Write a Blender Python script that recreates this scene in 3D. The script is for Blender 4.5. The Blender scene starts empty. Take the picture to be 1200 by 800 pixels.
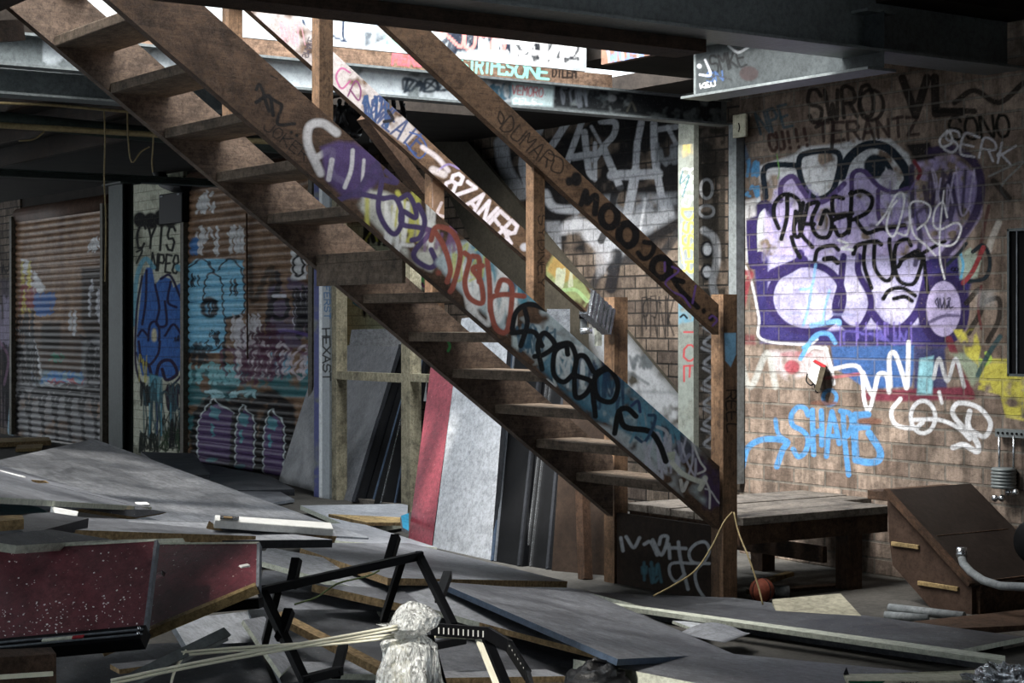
import bpy, bmesh, math, random
import numpy as np
from mathutils import Vector, Matrix
random.seed(7); RNG = np.random.default_rng(5)
# ------------------------------------------------------------------ camera frame
# world: X runs along the brick wall (to the right, nearer), Y runs towards the wall, Z up. Camera stands at X=Y=0.
FPX, CX, HY, EYE = 2100.0, 600.0, 380.0, 1.3
TH = math.atan(1450 / FPX)
FW = Vector((-math.cos(TH), math.sin(TH), 0)); RT = Vector((math.sin(TH), math.cos(TH), 0))
CAM = Vector((0, 0, EYE))
def ray(px, py): return FW + RT * ((px - CX) / FPX) + Vector((0, 0, -(py - HY) / FPX))
def atd(px, py, d): return CAM + ray(px, py) * d
def onX(px, py, X): r = ray(px, py); return CAM + r * (X / r.x)
def onY(px, py, Y): r = ray(px, py); return CAM + r * (Y / r.y)
def onZ(px, py, z): r = ray(px, py); return CAM + r * ((z - EYE) / r.z)
def proj(P):                                   # (n,3) array -> photo pixels
    P = np.asarray(P, float); d = P[:, :2] @ np.array([FW.x, FW.y]); l = P[:, :2] @ np.array([RT.x, RT.y])
    return CX + FPX * l / d, HY - FPX * (P[:, 2] - EYE) / d
# ------------------------------------------------------------------ colours, materials
def lin(c): return c / 12.92 if c <= .04045 else ((c + .055) / 1.055) ** 2.4
def hx(s): return tuple(lin(int(s[i:i + 2], 16) / 255) for i in (0, 2, 4))
MATS = {}
class NT:
    def __init__(s, name):
        s.m = bpy.data.materials.new(name); s.m.use_nodes = True; s.t = s.m.node_tree; s.t.nodes.clear()
        s.out = s.n('ShaderNodeOutputMaterial'); s.b = s.n('ShaderNodeBsdfPrincipled'); s.l(s.b.outputs[0], s.out.inputs[0])
    def n(s, k, **kw):
        n = s.t.nodes.new(k)
        for a, v in kw.items(): setattr(n, a, v)
        return n
    def l(s, a, b): s.t.links.new(a, b)
    def coord(s, scale=(1, 1, 1), rot=(0, 0, 0)):
        tc = s.n('ShaderNodeTexCoord'); mp = s.n('ShaderNodeMapping'); mp.inputs['Scale'].default_value = scale
        mp.inputs['Rotation'].default_value = rot; s.l(tc.outputs['Object'], mp.inputs[0]); return mp.outputs[0]
    def noise(s, vec, scale, detail=5, rough=.6, dist=0):
        n = s.n('ShaderNodeTexNoise'); n.inputs['Scale'].default_value = scale; n.inputs['Detail'].default_value = detail
        n.inputs['Roughness'].default_value = rough; n.inputs['Distortion'].default_value = dist; s.l(vec, n.inputs['Vector']); return n.outputs['Fac']
    def ramp(s, f, stops):
        r = s.n('ShaderNodeValToRGB'); e = r.color_ramp.elements
        while len(e) < len(stops): e.new(.5)
        for q, (p, c) in zip(e, stops): q.position = p; q.color = (*c, 1) if len(c) == 3 else c
        s.l(f, r.inputs[0]); return r.outputs[0]
    def mix(s, f, a, b, mode='MIX'):
        m = s.n('ShaderNodeMix', data_type='RGBA', blend_type=mode)
        for v, i in ((f, 0), (a, 6), (b, 7)):
            if isinstance(v, (int, float)): m.inputs[i].default_value = v
            elif isinstance(v, tuple): m.inputs[i].default_value = (*v, 1)
            else: s.l(v, m.inputs[i])
        return m.outputs[2]
    def bump(s, h, st=.3, d=.01):
        b = s.n('ShaderNodeBump'); b.inputs['Strength'].default_value = st; b.inputs['Distance'].default_value = d
        s.l(h, b.inputs['Height']); s.l(b.outputs[0], s.b.inputs['Normal'])
    def fin(s, col, rough=.7, metal=0.0, spec=.5):
        if isinstance(col, tuple): s.b.inputs['Base Color'].default_value = (*col, 1)
        else: s.l(col, s.b.inputs['Base Color'])
        if isinstance(rough, float): s.b.inputs['Roughness'].default_value = rough
        else: s.l(rough, s.b.inputs['Roughness'])
        s.b.inputs['Metallic'].default_value = metal; s.b.inputs['Specular IOR Level'].default_value = spec
        return s.m
B3 = (0, 0, 0); W3 = (1, 1, 1)
PAINTED = []
def paint_over(t, base):
    PAINTED.append(t.m)
    a = t.n('ShaderNodeAttribute', attribute_name='paint'); 
    v = t.coord((1, 1, 1)); wear = t.ramp(t.noise(v, 60, 4, .8), [(.22, (.25,) * 3), (.42, W3)])
    al = t.n('ShaderNodeMath', operation='MULTIPLY'); t.l(a.outputs['Alpha'], al.inputs[0]); t.l(wear, al.inputs[1])
    hs = t.n('ShaderNodeHueSaturation'); hs.inputs['Saturation'].default_value = .92; t.l(a.outputs['Color'], hs.inputs['Color'])
    mott = t.ramp(t.noise(v, 22, 9, .85), [(.38, (.4,) * 3), (.54, W3)]); pc = t.mix(.5, hs.outputs[0], mott, 'MULTIPLY')
    return t.mix(al.outputs[0], base, pc)
def wood(name, c1, c2, axis='X', paint=False, rough=.75, ang=0.0, grain=1.0):
    t = NT(name); sc = {'X': (1.2, 18, 18), 'Y': (18, 1.2, 18), 'Z': (18, 18, 1.2)}[axis]
    v = t.coord(sc, (ang, 0, 0)); g = t.noise(v, 2.2 * grain, 8, .7, 1.2)
    g2 = t.noise(t.coord((1, 1, 1)), 3.5, 5, .6)
    c = t.mix(t.ramp(g, [(.3, B3), (.7, W3)]), hx(c1), hx(c2))
    c = t.mix(t.ramp(g2, [(.35, W3), (.65, B3)]), c, t.mix(.5, c, hx(c1)), 'MIX')
    dirt = t.ramp(t.noise(t.coord((1, 1, 1)), 9, 6, .75), [(.36, (.35,) * 3), (.55, W3)])
    c = t.mix(.8, c, dirt, 'MULTIPLY')
    crack = t.ramp(t.noise(t.coord(tuple(x * 2.2 for x in sc), (ang, 0, 0)), 3.1, 6, .8, 2), [(.36, (.25,) * 3), (.43, W3)]); c = t.mix(.85, c, crack, 'MULTIPLY')
    grit = t.ramp(t.noise(t.coord((1, 1, 1)), 45, 8, .85), [(.40, (.3,) * 3), (.55, W3)]); c = t.mix(.7, c, grit, 'MULTIPLY')
    if paint: c = paint_over(t, c)
    t.bump(t.mix(.5, g, grit), .6, .006); return t.fin(c, rough, 0, .15)
def flat(name, c, rough=.6, metal=0.0, var=.35, scale=8, bump=.15, paint=False, c2=None, gr=.6):
    t = NT(name); v = t.coord(); n = t.noise(v, scale, 7, .7)
    col = hx(c); dark = hx(c2) if c2 else tuple(x * (1 - var) for x in col)
    cc = t.mix(t.ramp(n, [(.35, B3), (.65, W3)]), dark, col)
    grit = t.ramp(t.noise(v, 38, 9, .85), [(.40, (.35,) * 3), (.56, W3)]); cc = t.mix(gr, cc, grit, 'MULTIPLY')
    if paint: cc = paint_over(t, cc)
    if bump: t.bump(t.noise(v, scale * 6, 4, .6), bump, .003)
    return t.fin(cc, rough, metal, .12 if rough >= .5 and metal < .5 else .5)
def board(name, c, dust='9a9ca0', rough=.5, amt=.5):
    """laminated board: base colour with pale dust, scuffs and specks"""
    t = NT(name); v = t.coord(); n1 = t.noise(v, 2.3, 6, .65, .6); n2 = t.noise(t.coord((1.5, 9, 3), (0, 0, .6)), 3, 7, .75)
    n3 = t.noise(v, 95, 2, .5)
    c0 = hx(c); cc = t.mix(t.ramp(n1, [(.38, B3), (.7, (amt,) * 3)]), c0, hx(dust))
    cc = t.mix(t.ramp(n2, [(.3, (.55,) * 3), (.55, B3)]), cc, tuple(x * .45 for x in c0))
    cc = t.mix(t.ramp(n3, [(.70, B3), (.74, (.6,) * 3)]), cc, hx('c8c4b8'))
    grit = t.ramp(t.noise(v, 30, 10, .88), [(.41, (.3,) * 3), (.56, W3)]); cc = t.mix(.7, cc, grit, 'MULTIPLY')
    scr = t.ramp(t.noise(t.coord((60, 3, 20), (0, 0, .9)), 2.5, 4, .8, .5), [(.64, B3), (.70, (.5,) * 3)]); cc = t.mix(scr, cc, hx(dust))
    r = t.ramp(n1, [(.3, (rough - .12,) * 3), (.7, (min(1, rough + .25),) * 3)])
    t.bump(t.mix(.4, n1, grit), .25, .004); return t.fin(cc, r, 0, .3)
def brick(name, c1, c2, mort, paint=True, bw=.24, rh=.086, ms=.007, dirtc='2a2520'):
    t = NT(name); tc = t.n('ShaderNodeTexCoord'); sp = t.n('ShaderNodeSeparateXYZ'); cb = t.n('ShaderNodeCombineXYZ')
    t.l(tc.outputs['Object'], sp.inputs[0]); t.l(sp.outputs[0], cb.inputs[0]); t.l(sp.outputs[2], cb.inputs[1])
    b = t.n('ShaderNodeTexBrick'); t.l(cb.outputs[0], b.inputs['Vector']); b.inputs['Scale'].default_value = 1
    b.inputs['Brick Width'].default_value = bw; b.inputs['Row Height'].default_value = rh; b.inputs['Mortar Size'].default_value = ms
    b.inputs['Mortar Smooth'].default_value = .3; b.inputs['Bias'].default_value = 0
    b.inputs['Color1'].default_value = (*hx(c1), 1); b.inputs['Color2'].default_value = (*hx(c2), 1); b.inputs['Mortar'].default_value = (*hx(mort), 1)
    v = t.coord(); n = t.noise(v, 14, 8, .75)
    c = t.mix(.75, b.outputs['Color'], t.ramp(n, [(.3, (.45,) * 3), (.6, W3)]), 'MULTIPLY')
    stain = t.ramp(t.noise(t.coord((7, 7, 1.2)), 1.6, 5, .7), [(.4, B3), (.62, (.55,) * 3)])
    c = t.mix(stain, c, hx(dirtc))
    if paint:
        c = paint_over(t, c)
        c = t.mix(t.ramp(b.outputs['Fac'], [(0, B3), (1, (.3,) * 3)]), c, hx(mort))   # raked joints stay unpainted
        c = t.mix(.6, c, t.ramp(n, [(.3, (.5,) * 3), (.55, W3)]), 'MULTIPLY')
        pit = t.ramp(t.noise(v, 70, 8, .85), [(.33, (.3,) * 3), (.5, W3)]); c = t.mix(.7, c, pit, 'MULTIPLY')
    mm = t.n('ShaderNodeMath', operation='MULTIPLY_ADD'); t.l(b.outputs['Fac'], mm.inputs[0]); mm.inputs[1].default_value = -1.0; t.l(n, mm.inputs[2])
    t.bump(mm.outputs[0], .9, .016); return t.fin(c, .9, 0, .1)
def glassy(name, c, rough=.12):
    t = NT(name); v = t.coord(); n = t.noise(t.coord((1, 1, .3)), 34, 3, .5, 2.5); n2 = t.noise(t.coord((1, 1, .25)), 30, 3, .6, 3)
    t.l(t.ramp(n2, [(.36, (.16,) * 3), (.6, (.85,) * 3)]), t.b.inputs['Alpha']); t.bump(n, .8, .02)
    t.b.inputs['Coat Weight'].default_value = .6; return t.fin(hx(c), rough, 0, .8)
# ------------------------------------------------------------------ tags and empties
COL = bpy.context.scene.collection
def tag(o, label=None, cat=None, group=None, kind=None):
    for k, v in (('label', label), ('category', cat), ('group', group), ('kind', kind)):
        if v: o[k] = v
    return o
def empty(name, loc, label, cat, group=None):
    o = bpy.data.objects.new(name, None); COL.objects.link(o); o.location = loc; o.empty_display_size = .1
    return tag(o, label, cat, group)
class MB:
    def __init__(s): s.v = []; s.f = []; s.mi = []; s.smooth = []
    def add(s, vs, fs, mi=0, sm=False):
        k = len(s.v); s.v += [Vector(p) for p in vs]
        for f in fs: s.f.append([k + i for i in f]); s.mi.append(mi); s.smooth.append(sm)
        return s
    def box(s, a, b, mi=0, bev=0.0):
        x0, x1 = sorted((a[0], b[0])); y0, y1 = sorted((a[1], b[1])); z0, z1 = sorted((a[2], b[2]))
        return s.hull([(x0, y0, z0), (x1, y0, z0), (x1, y1, z0), (x0, y1, z0)], [(x0, y0, z1), (x1, y0, z1), (x1, y1, z1), (x0, y1, z1)], mi)
    def hull(s, A, Bp, mi=0, mi_side=None):
        n = len(A); side = mi if mi_side is None else mi_side
        s.add(list(A) + list(Bp), [], mi); k = len(s.v) - 2 * n
        s.f.append([k + i for i in range(n)][::-1]); s.mi.append(mi); s.smooth.append(False)
        s.f.append([k + n + i for i in range(n)]); s.mi.append(mi); s.smooth.append(False)
        for i in range(n):
            j = (i + 1) % n; s.f.append([k + i, k + j, k + n + j, k + n + i]); s.mi.append(side); s.smooth.append(False)
        return s
    def prism(s, pts, off, mi=0, mi_side=None):
        return s.hull(pts, [Vector(p) + Vector(off) for p in pts], mi, mi_side)
    def bar(s, a, b, w, h, up=(0, 0, 1), mi=0):
        a, b = Vector(a), Vector(b); d = (b - a).normalized(); u = Vector(up)
        sd = d.cross(u); sd = sd.normalized() if sd.length > 1e-5 else d.cross(Vector((1, 0, 0))).normalized()
        u = sd.cross(d).normalized(); q = [(sd * x * w / 2 + u * y * h / 2) for x, y in ((-1, -1), (1, -1), (1, 1), (-1, 1))]
        return s.hull([a + e for e in q], [b + e for e in q], mi)
    def tube(s, pts, r, n=10, mi=0, cap=True):
        pts = [Vector(p) for p in pts]; rs = r if isinstance(r, (list, tuple)) else [r] * len(pts)
        base = len(s.v); u = None
        for i, p in enumerate(pts):
            d = (pts[min(i + 1, len(pts) - 1)] - pts[max(i - 1, 0)]).normalized()
            if u is None: u = d.orthogonal().normalized()
            u = (u - d * u.dot(d)).normalized(); w = d.cross(u)
            for k in range(n):
                a = 2 * math.pi * k / n; s.v.append(p + (u * math.cos(a) + w * math.sin(a)) * rs[i])
        for i in range(len(pts) - 1):
            for k in range(n):
                a = base + i * n + k; b = base + i * n + (k + 1) % n
                s.f.append([a, b, b + n, a + n]); s.mi.append(mi); s.smooth.append(True)
        if cap:
            s.f.append([base + k for k in range(n)][::-1]); s.mi.append(mi); s.smooth.append(False)
            e = base + (len(pts) - 1) * n; s.f.append([e + k for k in range(n)]); s.mi.append(mi); s.smooth.append(False)
        return s
    def lathe(s, c, prof, n=24, mi=0, axis='Z'):
        """prof = [(r, h)]"""
        base = len(s.v); c = Vector(c)
        for r, h in prof:
            for k in range(n):
                a = 2 * math.pi * k / n; x, y = r * math.cos(a), r * math.sin(a)
                s.v.append(c + Vector({'Z': (x, y, h), 'Y': (x, h, y), 'X': (h, x, y)}[axis]))
        for i in range(len(prof) - 1):
            for k in range(n):
                a = base + i * n + k; b = base + i * n + (k + 1) % n
                s.f.append([a, b, b + n, a + n]); s.mi.append(mi); s.smooth.append(True)
        return s
    def build(s, name, mats, parent=None, bev=0.0, origin=None, fixn=True):
        mats = mats if isinstance(mats, (list, tuple)) else [mats]
        if origin is None: 
            if parent is not None: origin = Vector(parent.matrix_basis.translation)
            else:
                xs = np.array([list(p) for p in s.v]); origin = Vector(((xs[:, 0].min() + xs[:, 0].max()) / 2, (xs[:, 1].min() + xs[:, 1].max()) / 2, xs[:, 2].min()))
        if parent is not None and parent.parent is not None: origin = Vector(parent.parent.matrix_basis.translation) + Vector(parent.matrix_basis.translation)
        origin = Vector(origin)
        me = bpy.data.meshes.new(name); me.from_pydata([tuple(p - origin) for p in s.v], [], s.f)
        for m in mats: me.materials.append(m)
        me.polygons.foreach_set('material_index', s.mi); me.polygons.foreach_set('use_smooth', s.smooth)
        me.update()
        if fixn:
            bm = bmesh.new(); bm.from_mesh(me); bmesh.ops.recalc_face_normals(bm, faces=bm.faces); bm.to_mesh(me); bm.free()
        if any(m in PAINTED for m in mats): me.color_attributes.new('paint', 'FLOAT_COLOR', 'POINT').data.foreach_set('color', np.zeros(len(me.vertices) * 4, np.float32))
        o = bpy.data.objects.new(name, me); COL.objects.link(o)
        if parent is not None: o.parent = parent
        else: o.location = origin
        if bev:
            m = o.modifiers.new('bevel', 'BEVEL'); m.width = bev; m.segments = 2; m.limit_method = 'ANGLE'
        return o
# ------------------------------------------------------------------ paint: strokes are laid on a surface's own vertices
def cr(pts, n=8, closed=False):
    P = [np.array(p, float) for p in pts]
    if len(P) < 3: return np.array(P)
    if closed: P = [P[-1]] + P + [P[0], P[1]]
    else: P = [2 * P[0] - P[1]] + P + [2 * P[-1] - P[-2]]
    out = []
    for i in range(1, len(P) - 2):
        for k in range(n):
            t = k / n; a, b, c, d = P[i - 1:i + 3]
            out.append(.5 * ((2 * b) + (c - a) * t + (2 * a - 5 * b + 4 * c - d) * t * t + (3 * b - a - 3 * c + d) * t ** 3))
    out.append(P[-2]); return np.array(out)
class Paint:
    def __init__(s, PX, PY, seed=1):
        s.x, s.y = PX, PY; s.c = np.zeros((len(PX), 3)); s.a = np.zeros(len(PX)); r = np.random.default_rng(seed)
        s.nz = r.random((64, 64))
    def noise(s, x, y, sc):
        def lat(i, j): return s.nz[(i % 64).astype(int), (j % 64).astype(int)]
        o = 0; w = 0
        for k, am in ((1, 1), (2.1, .6), (4.3, .35)):
            u, v = x / sc * k, y / sc * k; i, j = np.floor(u), np.floor(v); fx, fy = u - i, v - j
            fx = fx * fx * (3 - 2 * fx); fy = fy * fy * (3 - 2 * fy)
            o = o + am * (lat(i, j) * (1 - fx) * (1 - fy) + lat(i + 1, j) * fx * (1 - fy) + lat(i, j + 1) * (1 - fx) * fy + lat(i + 1, j + 1) * fx * fy); w += am
        return o / w
    def put(s, idx, al, col):
        if len(idx) == 0: return
        col = np.array(hx(col) if isinstance(col, str) else col); al = np.clip(al, 0, 1)
        A = s.a[idx]; o = al + A * (1 - al); safe = np.maximum(o, 1e-6)
        s.c[idx] = (col[None] * al[:, None] + s.c[idx] * (A * (1 - al))[:, None]) / safe[:, None]; s.a[idx] = o
    def stroke(s, pts, w, col, a=1., soft=1.6, smooth=True, closed=False, taper=False):
        q = cr(pts, 6, closed) if smooth else np.array(list(pts) + ([pts[0]] if closed else []), float)
        m = w / 2 + soft + 1
        k = np.nonzero((s.x > q[:, 0].min() - m) & (s.x < q[:, 0].max() + m) & (s.y > q[:, 1].min() - m) & (s.y < q[:, 1].max() + m))[0]
        if len(k) == 0: return
        X, Y = s.x[k], s.y[k]; d = np.full(len(k), 1e9)
        for i in range(len(q) - 1):
            a_, b_ = q[i], q[i + 1]; L = max(((b_ - a_) ** 2).sum(), 1e-9)
            sel = (X > min(a_[0], b_[0]) - m) & (X < max(a_[0], b_[0]) + m) & (Y > min(a_[1], b_[1]) - m) & (Y < max(a_[1], b_[1]) + m)
            if not sel.any(): continue
            xx, yy = X[sel], Y[sel]; t = np.clip(((xx - a_[0]) * (b_[0] - a_[0]) + (yy - a_[1]) * (b_[1] - a_[1])) / L, 0, 1)
            d[sel] = np.minimum(d[sel], np.hypot(xx - a_[0] - t * (b_[0] - a_[0]), yy - a_[1] - t * (b_[1] - a_[1])))
        al = np.clip((w / 2 - d) / soft + .5, 0, 1) * a; s.put(k[al > 0], al[al > 0], col)
    def fill(s, poly, col, a=1., soft=3., nz=0., sc=25):
        """soft-edged polygon; nz>0 breaks it up with noise"""
        q = np.array(poly, float); m = soft + 1
        k = np.nonzero((s.x > q[:, 0].min() - m) & (s.x < q[:, 0].max() + m) & (s.y > q[:, 1].min() - m) & (s.y < q[:, 1].max() + m))[0]
        if len(k) == 0: return
        X, Y = s.x[k], s.y[k]; ins = np.zeros(len(k), bool); d = np.full(len(k), 1e9); n = len(q)
        for i in range(n):
            x0, y0 = q[i]; x1, y1 = q[(i + 1) % n]
            if y0 != y1: ins ^= ((y0 > Y) != (y1 > Y)) & (X < (x1 - x0) * (Y - y0) / (y1 - y0) + x0)
            L = max((x1 - x0) ** 2 + (y1 - y0) ** 2, 1e-9); t = np.clip(((X - x0) * (x1 - x0) + (Y - y0) * (y1 - y0)) / L, 0, 1)
            d = np.minimum(d, np.hypot(X - x0 - t * (x1 - x0), Y - y0 - t * (y1 - y0)))
        sd = np.where(ins, d, -d); al = np.clip(sd / soft + .5, 0, 1) * a
        if nz: al = al * np.clip((s.noise(X, Y, sc) - .5) / .18 * 1.0 + 1.3 - nz, 0, 1)
        s.put(k[al > 0], al[al > 0], col)
    def ell(s, cx, cy, rx, ry, col, a=1., soft=3., nz=0., sc=20, rot=0):
        t = np.linspace(0, 2 * math.pi, 24, endpoint=False); c, si = math.cos(rot), math.sin(rot)
        s.fill([(cx + rx * math.cos(u) * c - ry * math.sin(u) * si, cy + rx * math.cos(u) * si + ry * math.sin(u) * c) for u in t], col, a, soft, nz, sc)
    def ring(s, cx, cy, rx, ry, w, col, a=1., soft=1.6):
        t = np.linspace(0, 2 * math.pi, 12, endpoint=False); s.stroke([(cx + rx * math.cos(u), cy + ry * math.sin(u)) for u in t], w, col, a, soft, closed=True)
    def text(s, st, p0, p1, h, w, col, a=1., soft=1.3, up=None, smooth=False, gap=.25, jit=.04):
        """single-stroke capitals along p0->p1 (baseline), height h px"""
        p0, p1 = np.array(p0, float), np.array(p1, float); L = np.linalg.norm(p1 - p0); d = (p1 - p0) / L
        u = np.array((d[1], -d[0])) if up is None else np.array(up, float) / np.linalg.norm(up)
        cw = L / len(st); r = random.Random(st)
        for i, ch in enumerate(st):
            for pl in GLY.get(ch, []):
                pts = [p0 + d * (cw * (i + (x / 4) * (1 - gap) + r.uniform(-jit, jit) * .5)) + u * h * (y / 6 + r.uniform(-jit, jit)) for x, y in pl]
                s.stroke(pts, w, col, a, soft, smooth=smooth)
    def tangle(s, x0, y0, x1, y1, n, w, col, a=1., soft=1.5, seed=0, k=5):
        """a handful of loose loops of handwriting inside a box"""
        r = random.Random(seed)
        for _ in range(n):
            cx = r.uniform(x0, x1); pts = []
            for j in range(k):
                cx += r.uniform(-.10, .18) * (x1 - x0); pts.append((min(max(cx, x0), x1), r.uniform(y0, y1) if j % 2 else (y0 if r.random() < .5 else y1) * .7 + r.uniform(y0, y1) * .3))
            s.stroke(pts, w, col, a, soft)
    def drips(s, x0, x1, y, l, n, col, w=1.5, seed=0):
        r = random.Random(seed)
        for _ in range(n):
            x = r.uniform(x0, x1); s.stroke([(x, y), (x + .3, y + l * r.uniform(.3, 1))], w, col, .8, 1, smooth=False)
GLY = {}
for ch, sp in {'A': '00 26 40,12 32', 'B': '00 06 36 34 03,03 42 40 00', 'C': '45 36 16 04 02 10 30 41', 'D': '00 06 26 44 42 20 00', 'E': '46 06 00 40,03 33',
               'F': '46 06 00,03 33', 'G': '45 36 16 04 02 10 30 42 22', 'H': '00 06,40 46,03 43', 'I': '20 26', 'J': '46 41 30 10 02', 'K': '00 06,46 02 03 40', 'L': '06 00 40',
               'M': '00 06 23 46 40', 'N': '00 06 40 46', 'O': '16 04 02 10 30 42 44 36 16', 'P': '00 06 36 44 33 03', 'Q': '16 04 02 10 30 42 44 36 16,22 40',
               'R': '00 06 36 44 33 03,23 40', 'S': '45 36 16 04 13 33 42 30 10 01', 'T': '20 26,06 46', 'U': '06 01 10 30 41 46', 'V': '06 20 46', 'W': '06 10 23 30 46',
               'X': '00 46,06 40', 'Y': '06 23 46,23 20', 'Z': '06 46 00 40', '8': '13 04 16 36 44 33 13 01 10 30 41 33', '2': '05 16 36 44 00 40', '.': '10 11', '!': '22 26,20 20',
               '$': '45 36 16 04 13 33 42 30 10 01,27 29', '^': '04 26 44', '+': '13 33,22 24'}.items():
    GLY[ch] = [[(int(p[0]), int(p[1])) for p in pl.split()] for pl in sp.split(',')]
def painted_grid(o_pt, U, V, nu, nv, fn, seed=1, wave=None):
    """regular grid of vertices spanning o_pt + U*s + V*t; fn(Paint) lays the paint; returns verts, faces, rgba"""
    o_pt, U, V = (np.array(list(q)) for q in (o_pt, U, V))
    a, b = np.meshgrid(np.linspace(0, 1, nu + 1), np.linspace(0, 1, nv + 1)); P = o_pt + a.reshape(-1, 1) * U + b.reshape(-1, 1) * V
    px, py = proj(P); p = Paint(px, py, seed); fn(p)
    if wave is not None: P = wave(P)
    i = np.arange(nv)[:, None] * (nu + 1) + np.arange(nu)[None]; i = i.reshape(-1)
    F = np.stack([i, i + 1, i + nu + 2, i + nu + 1], 1)
    return P, F, np.concatenate([p.c, p.a[:, None]], 1)
def build_painted(name, grids, solid, mats, parent=None, origin=(0, 0, 0)):
    """one mesh: painted front grids (slot 0) + MB body (slots as given)"""
    origin = np.array(list(origin), float)
    if parent is not None: origin = np.array(list(parent.location))
    V = []; F = []; C = []; MI = []; off = 0
    for P, f, c in grids: V.append(P); F.append(f + off); C.append(c); MI.append(np.zeros(len(f), int)); off += len(P)
    allf = [list(r) for f in F for r in f.tolist()]
    mi = [int(x) for m in MI for x in m]; sm = [False] * len(mi)
    if solid:
        V.append(np.array([list(p) for p in solid.v])); C.append(np.zeros((len(solid.v), 4)))
        allf += [[off + i for i in f] for f in solid.f]; mi += solid.mi; sm += solid.smooth
    V = np.concatenate(V) - origin; C = np.concatenate(C)
    me = bpy.data.meshes.new(name); me.from_pydata(V.tolist(), [], allf)
    for m in (mats if isinstance(mats, (list, tuple)) else [mats]): me.materials.append(m)
    me.polygons.foreach_set('material_index', mi); me.polygons.foreach_set('use_smooth', sm)
    at = me.color_attributes.new('paint', 'FLOAT_COLOR', 'POINT'); at.data.foreach_set('color', C.astype(np.float32).reshape(-1)); me.update()
    o = bpy.data.objects.new(name, me); COL.objects.link(o)
    if parent is not None: o.parent = parent
    else: o.location = origin.tolist()
    return o
# ------------------------------------------------------------------ transcription frames: strokes below are given in enlarged sketch units
class Sk:
    def __init__(s, p, ox, oy, k): s.p, s.o, s.k = p, np.array((ox, oy), float), k
    def t(s, pts): return [tuple(s.o + np.array(q, float) / s.k) for q in pts]
    def st(s, pts, w, col, a=1., soft=4, smooth=True, closed=False): s.p.stroke(s.t(pts), w / s.k, col, a, max(1, soft / s.k), smooth, closed)
    def fi(s, pts, col, a=1., soft=10, nz=0., sc=80): s.p.fill(s.t(pts), col, a, soft / s.k, nz, sc / s.k)
    def el(s, cx, cy, rx, ry, col, a=1., soft=8, nz=0., sc=60, rot=0): c = s.t([(cx, cy)])[0]; s.p.ell(*c, rx / s.k, ry / s.k, col, a, soft / s.k, nz, sc / s.k, rot)
    def ri(s, cx, cy, rx, ry, w, col, a=1., soft=4): c = s.t([(cx, cy)])[0]; s.p.ring(*c, rx / s.k, ry / s.k, w / s.k, col, a, max(1, soft / s.k))
    def tx(s, st, p0, p1, h, w, col, a=1., soft=4, **kw): q = s.t([p0, p1]); s.p.text(st, q[0], q[1], h / s.k, w / s.k, col, a, max(1, soft / s.k), **kw)
    def ta(s, x0, y0, x1, y1, n, w, col, a=1., soft=4, seed=0, k=5): q = s.t([(x0, y0), (x1, y1)]); s.p.tangle(*q[0], *q[1], n, w / s.k, col, a, max(1, soft / s.k), seed, k)
    def dr(s, x0, x1, y, l, n, col, w=4, seed=0): q = s.t([(x0, y), (x1, y)]); s.p.drips(q[0][0], q[1][0], q[0][1], l / s.k, n, col, w / s.k, seed)
BK, WH = '101114', 'd6d8dc'
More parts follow.
